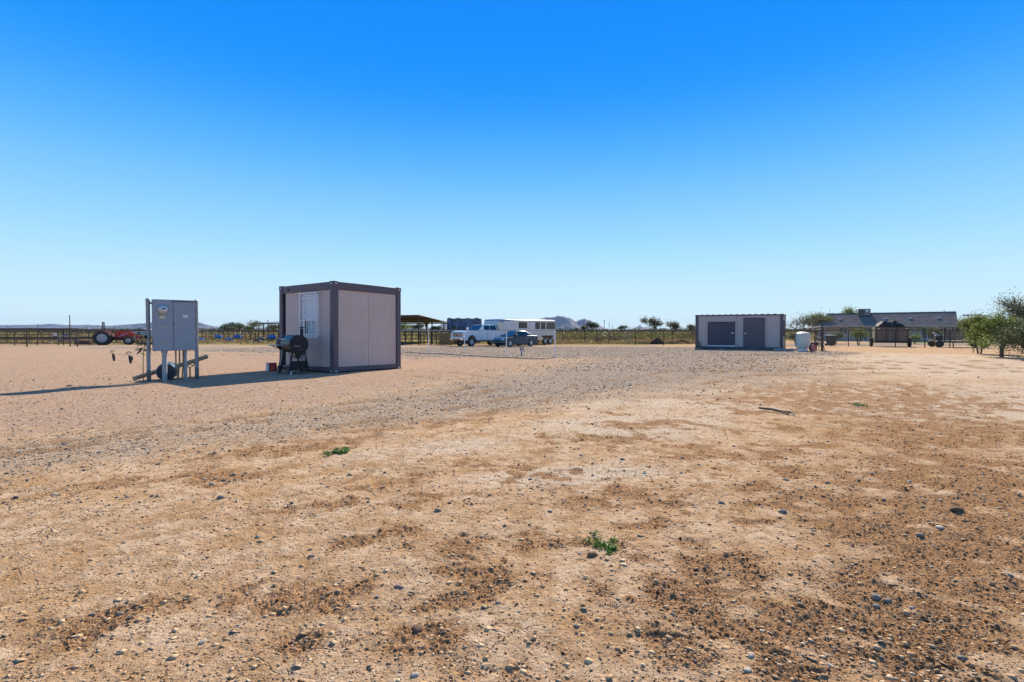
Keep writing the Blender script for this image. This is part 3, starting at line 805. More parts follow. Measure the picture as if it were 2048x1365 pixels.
ch = MB().cyl((0.06, -0.10, GZ + 0.2), (0.06, -0.10, GZ + 0.43), 0.043, n=14).build('chimney', 'grill_black', grill)
MB().lathe([(0.085, 0.0), (0.08, 0.012), (0.02, 0.045), (0.005, 0.05)], (0.06, -0.10, GZ + 0.445), 14).build('chimney_cap', 'grill_black', ch)
MB().bx((-0.026, -0.02, GZ - 0.055), (-0.016, 0.13, GZ - 0.035)).build('end_handle', mat('brass_wood', (0.42, 0.31, 0.17), 0.5), grill)
MB().lathe([(0.055, -0.03), (0.055, -0.015)], (0, -0.03, GZ - 0.13), 18, 'x').build('grease_port', 'dark_iron', grill)
sh = MB().bx((0.03, GR_ + 0.01, GZ - 0.03), (GL - 0.02, GR_ + 0.36, GZ - 0.008)).build('front_shelf', mat('shelf_grey', (0.20, 0.19, 0.19), 0.4, 0.5), grill, 0.006)
br_ = MB()
for x_ in (0.08, GL - 0.08): br_.cyl((x_, GR_ + 0.3, GZ - 0.03), (x_, GR_ * .8, GZ - 0.17), 0.011, n=6)
br_.pieces('shelf_bracket', 'grill_black', sh)
for x_ in (0.03, GL - 0.05):
    for sgn in (-1, 1):
        top = (x_, sgn * 0.16, GZ - 0.16); bot = (x_ - (0.02 if x_ < .1 else -.02), sgn * 0.265, 0.03 if x_ < .1 else 0.12)
        MB().cyl(top, bot, 0.026, n=8).build('leg', 'grill_black', grill)
for sgn in (-1, 1):
    wh = MB().lathe([(0.10, -0.03), (0.112, -0.015), (0.112, 0.015), (0.10, 0.03)], (GL + 0.0, sgn * 0.30, 0.112), 20, 'y').build('wheel', 'black_rubber', grill)
    MB().lathe([(0.05, -0.036), (0.05, 0.036)], (GL + 0.0, sgn * 0.30, 0.112), 12, 'y').build('hub', 'galv_dark', wh)
MB().bx((0.03, -0.24, 0.14), (GL - 0.04, 0.24, 0.165)).build('bottom_shelf', 'grill_black', grill)
MB().bx((0.02, -0.235, 0.168), (0.05, 0.235, 0.36)).build('end_apron', 'grill_black', grill)
MB().bx((0.25, -0.24, 0.42), (GL - 0.15, 0.02, 0.66)).build('hopper', 'grill_lid', grill)
bk = MB().lathe([(0.055, 0.35), (0.07, 0.50), (0.073, 0.505)], (-0.05, -0.10, 0.02), 14).build('grease_bucket', 'galv_steel', grill)
MB().path([(-0.05 + 0.07 * math.cos(t), -0.10, 0.52 + 0.15 * math.sin(t)) for t in np.linspace(0, math.pi, 9)], 0.004, 5).build('bail', 'galv_dark', bk)

kp = Vector((-6.80, 15.25, gzf(15.25)))
kt = thing('kettle_grill', 'dark red kettle barbecue half hidden behind the black smoker grill', 'grill', kp, 0.3)
MB().lathe([(0.02, 0.62), (0.14, 0.66), (0.215, 0.75), (0.225, 0.82)], n=20).build('bowl', 'grill_black', kt)
kl = MB().lathe([(0.228, 0.825), (0.225, 0.87), (0.18, 0.97), (0.09, 1.02), (0.01, 1.03)], n=20).build('lid', 'kettle_red', kt)
MB().path([(0.06 * math.cos(t), 0, 1.03 + 0.05 * math.sin(t)) for t in np.linspace(0, math.pi, 8)], 0.008, 5).build('handle', 'grill_steel', kl)
for k in range(3):
    a_ = 2.1 * k + .3
    MB().cyl((0.12 * math.cos(a_), 0.12 * math.sin(a_), 0.67), (0.24 * math.cos(a_), 0.24 * math.sin(a_), 0.0), 0.012, n=6).build('leg', 'galv_steel', kt)

cp = G(543, 742.5)
co = thing('picnic_cooler', 'small red and white cooler on the ground left of the smoker grill', 'cooler', cp, R(12))
MB().bx((-0.045, -0.10, 0.0), (0.13, 0.10, 0.225)).build('shell', 'plastic_red', co, 0.015)
MB().bx((-0.135, -0.098, 0.002), (-0.048, 0.098, 0.215)).build('side_panel', 'white_paint', co, 0.012)
MB().bx((-0.14, -0.105, 0.228), (0.136, 0.105, 0.248)).build('lid', 'plastic_red', co, 0.008)
ms = G(575, 746)
mug = tag(MB().lathe([(0.022, 0), (0.03, 0.07), (0.031, 0.08)], n=12).build('paper_cup', 'white_paint', loc=(-6.05, 13.98, gzf(13.98))), 'small white paper cup standing under the smoker grill', 'cup')

# two yard hydrants
for k, (px, py, lab) in enumerate(((227, 722.5, 'black yard hydrant nearest the red tractor'), (260, 727, 'black yard hydrant nearest the meter cabinet'))):
    p = G(px, py)
    hy = thing('yard_hydrant', lab, 'hydrant', p, R(8 + 20 * k), 'yard hydrants standing in the gravel')
    MB().path([(0.03, 0, -0.03), (0.015, 0, 0.16), (-0.01, 0, 0.30)], [0.035, 0.055, 0.04], 10).build('standpipe', 'black_rubber', hy)
    MB().path([(-0.01, 0, 0.28), (-0.03, 0, 0.36), (-0.07, 0, 0.375), (-0.10, 0, 0.345), (-0.10, 0, 0.31)], 0.010, 7).build('spout', 'dark_iron', hy)
    MB().path([(-0.12, 0, 0.40), (-0.06, 0, 0.43), (0.0, 0, 0.43), (0.05, 0, 0.40)], 0.015, 7).build('handle', 'dark_iron', hy)
    if k: MB().box((0.07, 0, 0.19), (0.05, 0.05, 0.14)).build('valve_box', 'black_rubber', hy, 0.01)

# ------------------------------------------------------------------ storage container
def basis(p0, p1):
    d = Vector(p1) - Vector(p0); d.z = 0
    return d.length, math.atan2(d.y, d.x)
mat('cont_mauve', (0.50, 0.40, 0.375), 0.5, 0.0, 0.06, 1.5, dirt=(0.34, 0.25, 0.19), dirt_amt=0.45, streak=True)
mat('shutter_plum', (0.115, 0.092, 0.108), 0.5, 0.1, 0.08, 3)
mat('dark_cavity', (0.02, 0.02, 0.025), 0.9)
mat('concrete', (0.36, 0.33, 0.30), 0.9, var=0.15, scale=5)
c_r = at(1568, 36.6); c_l = at(1390.5, 39.8)
cl_, crz = basis(c_l, c_r)
SCL, SCD, SCH = 6.06, 2.44, 2.60
store = thing('storage_container', 'long mauve shipping container with roll-up shutter and dark corner posts', 'container', c_l, crz)
for x_ in (0, SCL):
    for y_ in (0, SCD):
        sx = 1 if x_ == 0 else -1; sy = 1 if y_ == 0 else -1
        MB().bx((x_, y_, 0.05), (x_ + sx * 0.2, y_ + sy * 0.17, SCH)).build('corner_post', 'frame_plum', store, 0.01)
        MB().bx((x_ - sx * .01, y_ - sy * .01, SCH - 0.1), (x_ + sx * 0.21, y_ + sy * 0.18, SCH + 0.02)).build('corner_casting', 'frame_plum', store, 0.008)
for nm, z0, z1 in (('bottom_rail', 0.06, 0.2), ('top_rail', SCH - 0.09, SCH - 0.01)):
    for y_ in (0.012, SCD - 0.09): MB().bx((0.205, y_, z0), (SCL - 0.205, y_ + 0.078, z1)).build(nm, 'frame_plum', store)
    for x_ in (0.012, SCL - 0.09): MB().bx((x_, 0.175, z0), (x_ + 0.078, SCD - 0.175, z1)).build(nm, 'frame_plum', store)
def corrugated(x0, x1, z0, z1, axis, base, out, pitch=0.28, amp=0.02):
    """trapezoid-ribbed sheet steel"""
    pts = []; x = x0
    k = 0
    prof = [(0.0, 0), (0.25, 0), (0.5, 1), (0.75, 1)]
    while x < x1:
        for t, q in prof:
            xx = x + t * pitch
            if xx < x1: pts.append((xx, q * amp))
        x += pitch
    pts.append((x1, 0))
    mb = MB(); n = len(pts)
    if axis == 'x': vs = [(a, base + out * b, z) for z in (z0, z1) for a, b in pts]
    else: vs = [(base + out * b, a, z) for z in (z0, z1) for a, b in pts]
    return mb.add(vs, [(i, i + 1, n + i + 1, n + i) for i in range(n - 1)])
DX0, DX1, DX2, DX3 = 0.87, 2.90, 3.42, 4.87
wz0, wz1 = 0.203, SCH - 0.093
for a, b in ((0.205, DX0 - .05), (DX1 + .05, DX2 - .05), (DX3 + .05, SCL - .205)):
    corrugated(a, b, wz0, wz1, 'x', 0.07, -1).build('wall_sheet', 'cont_mauve', store, smooth=0)
MB().bx((DX0 - .048, 0.04, 2.17), (DX1 + .048, 0.075, wz1)).build('wall_sheet', 'cont_mauve', store)
MB().bx((DX2 - .048, 0.04, 2.36), (DX3 + .048, 0.075, wz1)).build('wall_sheet', 'cont_mauve', store)
corrugated(0.2, SCL - .2, wz0, wz1, 'x', SCD - 0.07, 1).build('wall_sheet', 'cont_mauve', store, smooth=0)
corrugated(0.178, SCD - .178, wz0, wz1, 'y', 0.07, -1).build('wall_sheet', 'cont_mauve', store, smooth=0)
MB().bx((SCL - 0.085, 0.178, wz0), (SCL - 0.06, SCD - .178, wz1)).build('wall_sheet', 'cont_mauve', store)
ew = MB().bx((SCL - 0.058, 0.85, 0.98), (SCL - 0.03, 1.75, 2.15)).build('window', 'dark_cavity', store)
MB().bx((SCL - 0.03, 0.9, 1.03), (SCL - 0.024, 1.7, 2.1)).build('frame', 'rust_iron', ew)
# roof sheet with ribs showing along the edge
rf = MB(); pts = []
x = 0.2
while x < SCL - 0.2:
    for t, q in ((0, 0), (0.25, 0), (0.5, 1), (0.75, 1)):
        if x + t * 0.42 < SCL - 0.2: pts.append((x + t * 0.42, SCH - 0.008 + q * 0.035))
    x += 0.42
n = len(pts)
rf.add([(a, y_, z_) for y_ in (0.005, SCD - 0.005) for a, z_ in pts], [(i, i + 1, n + i + 1, n + i) for i in range(n - 1)])
rf.build('roof', mat('roof_plum', (0.075, 0.06, 0.07), 0.95, spec=0.0), store, smooth=0)
# roll-up shutter: each slat its own piece
shf = MB()
shf.bx((DX0 - .045, 0.03, 0.2), (DX0 + .03, 0.07, 2.165)); shf.bx((DX1 - .03, 0.03, 0.2), (DX1 + .045, 0.07, 2.165)); shf.bx((DX0 + .033, 0.03, 2.08), (DX1 - .033, 0.07, 2.165))
shut = shf.build('shutter', 'cont_mauve', store)
sm = MB().prism([(0, 0), (0.0, 0.112), (0.012, 0.107), (0.03, 0.056), (0.012, 0.005)], DX0 + 0.034, DX1 - 0.034)
sm.v = [(y, 0.105 - x, z) for x, y, z in sm.v]
first = None
for k in range(16):
    zz = 0.285 + k * 0.112
    if first is None: first = sm.build('slat', 'shutter_plum', shut, loc=(0, 0, zz), smooth=0)
    else:
        c = first.copy(); COL.objects.link(c); c.location = (0, 0, zz)
MB().bx((DX0 + .04, 0.05, 0.205), (DX1 - .04, 0.11, 0.282)).build('bottom_bar', 'white_paint', shut)
MB().bx((DX1 - 0.32, 0.045, 1.19), (DX1 - 0.12, 0.068, 1.25)).build('lock', 'white_paint', shut)
door = MB().bx((DX2, 0.05, 0.203), (DX3, 0.09, 2.33)).build('door', 'shutter_plum', store, 0.004)
MB().bx((DX2 + 0.10, 0.02, 1.16), (DX2 + 0.21, 0.048, 1.24)).build('lock', 'white_paint', door)
dfm = MB()
dfm.bx((DX2 - .045, 0.03, 0.2), (DX2 - .004, 0.075, 2.355)); dfm.bx((DX3 + .004, 0.03, 0.2), (DX3 + .045, 0.075, 2.355))
dfm.pieces('frame', 'cont_mauve', door)
for z_ in (0.5, 1.25, 2.0): MB().cyl((DX3 - .02, 0.036, z_ - .08), (DX3 - .02, 0.036, z_ + .08), 0.018, n=8).build('hinge', 'dark_iron', door)
bl = MB()
for x_ in (0.1, 2.0, 4.0, SCL - .1):
    for y_ in (0.12, SCD - .12): bl.box((x_, y_, 0.0), (0.3, 0.2, 0.12))
bl.pieces('block', 'concrete', store)
ho = thing('hanging_hose', 'black hose hanging in a loop on the left corner of the shipping container', 'hose', c_l + Matrix.Rotation(crz, 3, 'Z') @ Vector((0.28, -0.07, 0.0)))
MB().path([(0.10 * math.cos(t) * (1 + 0.08 * math.sin(5 * t)), -0.03 * math.sin(3 * t), 0.33 + 0.24 * math.sin(t)) for t in np.linspace(0, 4 * math.pi, 40)], 0.028, 6).build('coil', 'black_rubber', ho)
rp_ = at(1578, 35.2)
tag(MB().bx((-0.9, -0.5, -0.05), (0.75, 0.5, 0.11)).build('door_step', 'concrete', bevel=0.02, loc=rp_), 'low grey concrete step at the right end of the shipping container', 'step')
bpy.data.objects['door_step'].rotation_euler = (0, 0, crz)

# ------------------------------------------------------------------ pump, pressure tank and reel by the gate
mat('tank_cream', (0.62, 0.585, 0.50), 0.45, 0.0, 0.05, 3, dirt=(0.45, 0.36, 0.26), dirt_amt=0.25)
tk = at(1606, 34.0)
tank = thing('pressure_tank', 'cream upright pressure tank standing beside the shipping container', 'tank', tk)
MB().lathe([(0.30, 0.0), (0.30, 0.20), (0.33, 0.22)], n=26).build('base', 'white_paint', tank)
MB().lathe([(0.36, 0.22), (0.425, 0.25), (0.435, 0.30), (0.435, 1.02), (0.43, 1.10), (0.39, 1.19), (0.28, 1.245), (0.10, 1.265), (0.01, 1.27)], n=30).build('shell', 'tank_cream', tank)
MB().lathe([(0.438, 0.60), (0.438, 0.615)], n=30).build('seam', 'white_paint', tank)
MB().path([(-0.32, 0, 0.15), (-0.7, 0, 0.16), (-0.95, 0.1, 0.05)], 0.03, 7).build('outlet_pipe', 'galv_steel', tank)
rl = at(1625.5, 33.2)
reel = thing('hose_reel', 'round dusty red hose reel lying against the cream tank', 'hose reel', rl, R(20))
MB().lathe([(0.05, -0.07), (0.22, -0.07), (0.22, -0.05), (0.12, -0.045), (0.12, 0.07), (0.22, 0.075), (0.22, 0.095), (0.05, 0.095)], (0, 0, 0.23), 24, 'y').build('spool', mat('reel_red', (0.50, 0.10, 0.11), 0.55, dirt=(0.5, 0.33, 0.25), dirt_amt=0.4), reel)
MB().lathe([(0.20, -0.046), (0.225, -0.03), (0.225, 0.05), (0.20, 0.07)], (0, 0, 0.23), 24, 'y').build('hose', 'black_rubber', reel)
pm = at(1628, 35.4)
pump = thing('water_pump', 'small black water pump and pipes behind the round red reel', 'pump', pm, R(30))
MB().cyl((-0.2, 0, 0.45), (0.12, 0, 0.45), 0.12, n=14).build('motor', 'dark_iron', pump)
MB().cyl((0.12, 0, 0.45), (0.28, 0, 0.45), 0.15, n=14).build('volute', 'rust_iron', pump)
MB().bx((-0.22, -0.1, 0.0), (0.2, 0.1, 0.33)).build('stand', 'dark_iron', pump)
MB().path([(0.22, 0, 0.58), (0.22, 0, 0.70), (0.6, 0, 0.70), (0.6, 0, 0.05)], 0.025, 6).build('pipe', 'galv_steel', pump)

# ------------------------------------------------------------------ fences
def fence(name, label, pts, height, post_r, rails, rail_r, m='dark_iron', spacing=None, mesh=None, group=None, tops=None, cat='fence'):
    """posts at every point, level pipes between them; pts are (x, y) on the ground"""
    base = Vector((pts[0][0], pts[0][1], gzf(pts[0][1])))
    t = thing(name, label, cat, base, 0, group)
    P_ = []
    if spacing:
        for a, b in zip(pts[:-1], pts[1:]):
            L_ = math.hypot(b[0] - a[0], b[1] - a[1]); n = max(1, round(L_ / spacing))
            for k in range(n): P_.append((a[0] + (b[0] - a[0]) * k / n, a[1] + (b[1] - a[1]) * k / n))
        P_.append(pts[-1])
    else: P_ = list(pts)
    P3 = [Vector((x, y, gzf(y))) - base for x, y in P_]
    for p in P3:
        MB().cyl(p + Vector((0, 0, -0.15)), p + Vector((0, 0, height)), post_r, n=7).build('post', m, t)
    for i, h in enumerate(rails):
        r = rail_r[i] if isinstance(rail_r, (list, tuple)) else rail_r
        for a, b in zip(P3[:-1], P3[1:]):
            MB().cyl(a + Vector((0, 0, h)), b + Vector((0, 0, h)), r, n=6, caps=False).build('rail', m, t)
    if mesh:
        step, r, z0, z1 = mesh
        mb = MB()
        for a, b in zip(P3[:-1], P3[1:]):
            d = b - a; n = max(2, int(d.length / step))
            for k in range(1, n):
                q = a + d * (k / n)
                mb.cyl(q + Vector((0, 0, z0)), q + Vector((0, 0, z1)), r, n=3, caps=False)
            zz = z0
            while zz < z1:
                mb.cyl(a + Vector((0, 0, zz)), b + Vector((0, 0, zz)), r, n=3, caps=False); zz += step
        o = mb.build('wire_mesh', m, t, smooth=0); o['kind'] = 'stuff'
    return t
def xy(px, d): return ((px - 1024) / FPX * d, d)
# left corral
fence('corral_fence', 'nearest dark pipe corral fence at the left edge of the yard', [xy(-60, 45.5), xy(53.8, 45.5), xy(140, 47), xy(154.5, 46.2)], 1.66, 0.055, (1.62, 1.12, 0.66), (0.05, 0.025, 0.03))
fence('corral_fence', 'second dark pipe corral fence behind the one at the left edge', [xy(-40, 52), xy(28.6, 52), xy(75, 53), xy(116.5, 52), xy(127, 52), xy(178, 54), xy(247, 56), xy(292, 57)], 1.62, 0.045, (1.58, 1.35, 0.80, 0.20), (0.04, 0.025, 0.05, 0.03))
fence('corral_fence', 'third rusty pipe corral fence farther back on the left', [xy(-30, 60), xy(15.4, 60), xy(58.4, 60), xy(99, 60), xy(160, 61), xy(190, 61), xy(240, 63), xy(300, 64)], 1.55, 0.04, (1.52, 1.0, 0.6, 0.15), (0.035, 0.03, 0.06, 0.03), 'rust_iron')
fence('corral_fence', 'farthest thin pipe corral fence on the left side', [xy(-20, 74), xy(11.6, 74), xy(48.7, 74), xy(84, 74), xy(135, 74), xy(185, 76), xy(280, 78), xy(350, 80), xy(405, 82)], 1.5, 0.04, (1.48, 1.05, 0.6), 0.03, 'rust_iron')
# pens with blue barrels
pen = [410.5, 424, 437, 448, 457, 467.5, 475, 483.5, 491.5, 500.5, 511, 517.5, 527, 536, 547, 557.5, 580, 600]
fence('pipe_pen', 'rusty pipe pens with blue barrels between the meter cabinet and the cabin', [xy(p, 74 - 0.012 * (p - 410)) for p in pen], 1.5, 0.05, (1.46, 1.0, 0.42), (0.055, 0.045, 0.045), 'rust_iron')
fence('pipe_pen', 'thin back rails of the rusty pens behind the blue barrels', [xy(p, 84) for p in range(404, 600, 14)], 1.42, 0.04, (1.4, 0.95, 0.5), 0.035, 'rust_iron')
# pens right of the cabin, under the shade roof
fence('pipe_pen', 'dark pipe panels right of the cabin below the brown shade roof', [xy(p, 53.5) for p in (770, 790, 812, 822, 841, 848, 862, 873, 882)], 1.5, 0.055, (1.46, 0.95, 0.60, 0.3), (0.05, 0.04, 0.035, 0.03), 'dark_iron')
fence('pipe_pen', 'farther rusty pipe panels beyond the shade roof', [xy(p, 66) for p in range(780, 990, 15)], 1.5, 0.045, (1.46, 1.0, 0.55), 0.04, 'rust_iron')
# boundary of the gravel lot
fence('boundary_fence', 'long brown pipe fence from the horse trailer to the shipping container', [xy(1065, 70), xy(1100, 67), xy(1124.5, 64), xy(1169.8, 62), xy(1194, 61), xy(1218, 59), xy(1271, 56), xy(1327.6, 52.5), xy(1398, 48.5)], 1.52, 0.05, (1.50, 0.55), (0.045, 0.012), 'rust_iron')
fence('mesh_fence', 'wire mesh fence with pipe top rail in front of the house', [xy(1560, 47.5), xy(1610, 47), xy(1697, 46.6), xy(1742, 45.4), xy(1791, 44), xy(1850, 43), xy(1900, 42), xy(1950, 41), xy(2010, 40), xy(2090, 38.5)], 1.5, 0.04, (1.47,), (0.035,), 'dark_iron', mesh=(0.17, 0.0045, 0.1, 1.4))
fence('pipe_gate', 'dark double-topped pipe gate swung open behind the cream tank', [xy(1606, 42), xy(1630, 38), xy(1643.5, 34.6)], 1.66, 0.045, (1.62, 1.44, 0.9, 0.3), (0.04, 0.04, 0.02, 0.03), 'dark_iron', mesh=(0.15, 0.004, 0.3, 1.4), cat='gate')
gp_ = at(1645, 33.5)
gpo = thing('gate_post', 'thick rusty square gate post with a prop at its foot', 'post', gp_, R(20))
MB().bx((-0.055, -0.055, -0.1), (0.055, 0.055, 1.58)).build('shaft', 'rust_iron', gpo, 0.008)
MB().cyl((0.05, 0, 0.45), (0.28, 0, 0.0), 0.02, n=6).build('prop', 'dark_iron', gpo)
MB().box((-0.062, 0, 1.1), (0.02, 0.14, 0.1)).build('hinge', 'dark_iron', gpo)

# blue barrels of the pens
for px, d, h, sz, lab in ((399, 73, 0.0, 1.0, 'blue barrel lying on the ground just right of the meter cabinet'), (435.5, 73.2, 0.42, 1.0, 'blue barrel on a post, leftmost one raised on the rusty pens'),
                          (456.5, 72.6, 0.0, 1.05, 'blue barrel lying on the ground between two raised ones'), (474, 73.0, 0.42, 1.0, 'blue barrel on a post, middle one raised on the rusty pens'), (541, 68, 0.42, 1.1, 'blue barrel on wooden legs nearest the cabin')):
    p = at(px - 5, d, h)
    t = lay_drum('barrel', lab, p, R(8), 0.24 * sz, 0.85 * sz, 'drum_blue', 'drum_blue', 'blue barrels around the pens')
    if h:
        if px == 541:
            for x_ in (0.1, 0.75):
                for s_ in (-1, 1): MB().cyl((x_, s_ * .08, 0.08), (x_, s_ * 0.22, -h - 0.1), 0.035, n=6).build('leg', 'weathered_wood', t)
        else: MB().cyl((0.42, 0, 0.03), (0.42, 0, -h - 0.1), 0.05, n=6).build('stand', 'rust_iron', t)
wb = at(522, 66)
whb = thing('wheelbarrow', 'dark grey wheelbarrow tipped up in front of the pens left of the cabin', 'wheelbarrow', wb, R(15))
MB().lathe([(0.10, 0.0), (0.38, 0.12), (0.46, 0.45), (0.40, 0.62), (0.10, 0.70)], n=16).build('tray', mat('barrow_grey', (0.075, 0.075, 0.09), 0.5), whb)
w_ = MB().lathe([(0.15, -.04), (0.2, -.02), (0.2, .02), (0.15, .04)], (-0.62, 0, 0.2), 16, 'y').build('wheel', 'black_rubber', whb)
for s_ in (-1, 1): MB().path([(-0.62, s_ * .12, 0.2), (0.1, s_ * 0.25, 0.4), (0.85, s_ * 0.28, 0.30)], 0.025, 6).build('handle', 'dark_iron', whb)

# ------------------------------------------------------------------ shade roofs
mat('roof_brown', (0.145, 0.10, 0.055), 0.6, 0.1, 0.15, 0.8, dirt=(0.10, 0.06, 0.035), dirt_amt=0.4)
mat('roof_zinc', (0.42, 0.42, 0.43), 0.45, 0.5, 0.1, 1)
def shade(name, label, corners, tops, posts, mtop):
    b = Vector((corners[0][0], corners[0][1], gzf(corners[0][1])))
    t = thing(name, label, 'shade roof', b)
    c3 = [Vector((x, y, gzf(y) + z)) - b for (x, y), z in zip(corners, tops)]
    # ribbed sheets across the roof, each its own piece
    n = 14
    for k in range(n):
        q = [c3[0].lerp(c3[1], k / n), c3[0].lerp(c3[1], (k + .97) / n), c3[3].lerp(c3[2], (k + .97) / n), c3[3].lerp(c3[2], k / n)]
        up = Vector((0, 0, 0.05))
        MB().add([p for p in q] + [p + up for p in q], [(0, 3, 2, 1), (4, 5, 6, 7), (0, 1, 5, 4), (1, 2, 6, 5), (2, 3, 7, 6), (3, 0, 4, 7)]).build('roof_sheet', mtop, t, smooth=0)
    for k in (0, 0.33, 0.66, 1):
        a = c3[0].lerp(c3[3], k); c = c3[1].lerp(c3[2], k)
        MB().cyl(a + Vector((0, 0, -0.09)), c + Vector((0, 0, -0.09)), 0.075, n=6).build('beam', 'dark_iron', t)
    for (x, y), h in posts:
        g = Vector((x, y, gzf(y))) - b
        MB().cyl(g + Vector((0, 0, -.1)), g + Vector((0, 0, h)), 0.075, n=8).build('post', 'dark_iron', t)
    return t
ax0, ax1 = xy(838, 54), xy(897, 70)
shade('shade_roof', 'brown metal shade roof on pipe posts right behind the cabin', [ax0, (ax0[0] - 9, 54.5), (ax1[0] - 9, 70.5), ax1], (3.12, 3.0, 2.62, 2.62), [((ax0[0] - .1, 54.3), 3.0), ((ax0[0] + 0.75, 58), 2.9), ((ax1[0] - .5, 69), 2.55), ((ax0[0] - 8, 55), 2.9), ((ax1[0] - 8, 69.5), 2.55)], 'roof_brown')
bx0, bx1 = xy(521, 72), xy(640, 66)
shade('shade_roof', 'low sloping metal shade roof showing left of the cabin', [bx0, bx1, (bx1[0] + 2, 72), (bx0[0] + 3.0, 80)], (2.6, 2.5, 3.1, 3.3), [(xy(527, 72.3), 2.55), (xy(557.5, 71), 2.5), (xy(536, 79), 3.1)], 'roof_zinc')

# ------------------------------------------------------------------ hay and tarp
mat('hay', (0.20, 0.135, 0.06), 0.95, 0.0, 0.45, 14, bump=0.8, bscale=25)
mat('tarp_blue', (0.085, 0.125, 0.22), 0.5, 0.0, 0.45, 1.6, bump=0.4, bscale=3, dirt=(0.30, 0.32, 0.36), dirt_amt=0.45)
mat('tarp_black', (0.02, 0.021, 0.024), 0.75, 0.0, 0.3, 3)
hp = at(929, 62)
hs = thing('hay_stack', 'tall stack of hay under a ragged blue tarp behind the white pickup', 'hay stack', hp, R(6))
for i in range(4):
    for j in range(5):
        MB().box((-1.45 + i * 0.96, 0.3, 0.26 + j * 0.53), (0.93, 1.9, 0.50)).build('bale', 'hay', hs, 0.05)
tb = MB(); nx_, nz_ = 30, 22
for j in range(nz_ + 1):
    for i in range(nx_ + 1):
        x_ = -2.02 + 4.02 * i / nx_; t = j / nz_
        rag = 1.15 + 0.55 * math.sin(i * 0.55) + 0.35 * math.sin(i * 1.7 + 1)
        zt = 2.98 - (2.98 - max(0.5, rag)) * t
        tb.v.append((x_, -0.78 - 0.06 * math.sin(i * 1.1 + j * 0.5) - 0.05 * math.sin(i * 0.4 - j * .8), zt + 0.05 * math.sin(i * 0.8) * (1 - t)))
tb.f = [(j * (nx_ + 1) + i, j * (nx_ + 1) + i + 1, (j + 1) * (nx_ + 1) + i + 1, (j + 1) * (nx_ + 1) + i) for j in range(nz_) for i in range(nx_) if not (4 < i < 11 and 9 < j < 17 and (i + j) % 5)]
tp = tb.build('tarp', 'tarp_blue', hs)
so = tp.modifiers.new('thick', 'SOLIDIFY'); so.thickness = 0.02
tt = MB()
for j in range(9):
    for i in range(nx_ + 1): tt.v.append((-2.02 + 4.02 * i / nx_, -0.84 + 2.3 * j / 8, 2.98 + 0.05 * math.sin(i * .8) + 0.04 * math.sin(j * 1.9 + i)))
tt.f = [(j * (nx_ + 1) + i, j * (nx_ + 1) + i + 1, (j + 1) * (nx_ + 1) + i + 1, (j + 1) * (nx_ + 1) + i) for j in range(8) for i in range(nx_)]
o_ = tt.build('tarp_top', 'tarp_blue', hs); o_.modifiers.new('thick', 'SOLIDIFY').thickness = 0.02
sd = MB()
for j in range(nz_ + 1):
    for i in range(9): sd.v.append((-2.04 - 0.05 * math.sin(i * 1.3 + j * .6), -0.84 + 2.3 * i / 8, 2.98 - 2.1 * j / nz_))
sd.f = [(j * 9 + i, j * 9 + i + 1, (j + 1) * 9 + i + 1, (j + 1) * 9 + i) for j in range(nz_) for i in range(8)]
sd.v += [(x + 4.06, y, z) for x, y, z in sd.v]; nn = 9 * (nz_ + 1); sd.f += [tuple(k + nn for k in f) for f in sd.f]
o_ = sd.build('tarp_side', 'tarp_blue', hs); o_.modifiers.new('thick', 'SOLIDIFY').thickness = 0.02
hb = at(893, 51.5)
hf = thing('hay_feeder', 'square stack of brown hay bales in a pipe frame left of the white pickup', 'hay bales', hb, R(10))
for i in range(2):
    for j in range(3): MB().box((-0.38 + i * 0.72, 0.2, 0.25 + j * 0.41), (0.69, 0.9, 0.39)).build('bale', 'hay', hf, 0.04)
ffm = MB()
for x_ in (-0.85, 0.85): ffm.cyl((x_, -0.3, -.1), (x_, -0.3, 1.42), 0.035, n=6)
ffm.cyl((-0.85, -0.3, 1.40), (0.85, -0.3, 1.40), 0.03, n=6); ffm.pieces('frame', 'rust_iron', hf)

# ------------------------------------------------------------------ white pipe hitching rail and its neighbours
hr = [G(857, 703.5), G(929, 706), G(1013, 711), G(1110, 715.5)]
ht = thing('hitching_rail', 'long white pipe hitching rail in front of the pickup and the blue car', 'rail', hr[0])
topz = [zpx(661.5 + 0.004 * 0, q.y) for q in hr]
for q, tz in zip(hr, topz):
    MB().cyl(q - hr[0] + Vector((0, 0, -.1)), Vector((q.x, q.y, tz)) - hr[0], 0.024, n=10).build('post', 'white_paint', ht)
    MB().lathe([(0.10, -0.02), (0.09, 0.03), (0.04, 0.05)], q - hr[0], 10).build('footing', 'concrete', ht)
for a, ta, b, tb_ in zip(hr[:-1], topz[:-1], hr[1:], topz[1:]):
    MB().cyl(Vector((a.x, a.y, ta)) - hr[0], Vector((b.x, b.y, tb_)) - hr[0], 0.018, n=10).build('rail', 'conduit_grey', ht)
q = hr[0]
MB().cyl(Vector((q.x, q.y, topz[0])) - hr[0], at(800, 37.5, topz[0] - gzf(37.5)) - hr[0], 0.018, n=10).build('rail', 'conduit_grey', ht)
sp = G(1043, 712)
sb = thing('short_post', 'short grey pipe stub with two prongs in front of the blue car', 'post', sp)
MB().cyl((0, 0, -.1), (0, 0, 0.44), 0.045, n=10).build('stub', 'galv_steel', sb)
MB().cyl((0.10, 0, 0.26), (0.10, 0, 0.46), 0.035, n=8).build('prong', 'galv_steel', sb)
MB().cyl((-0.06, 0, 0.30), (-0.06, 0, 0.46), 0.025, n=8).build('prong', 'galv_steel', sb)
hose = [G(*p) for p in ((812, 706), (860, 708), (920, 711), (980, 715), (1020, 716.5), (1060, 719), (1085, 718.5), (1098, 716.5), (1108, 715.5))]
hz = []
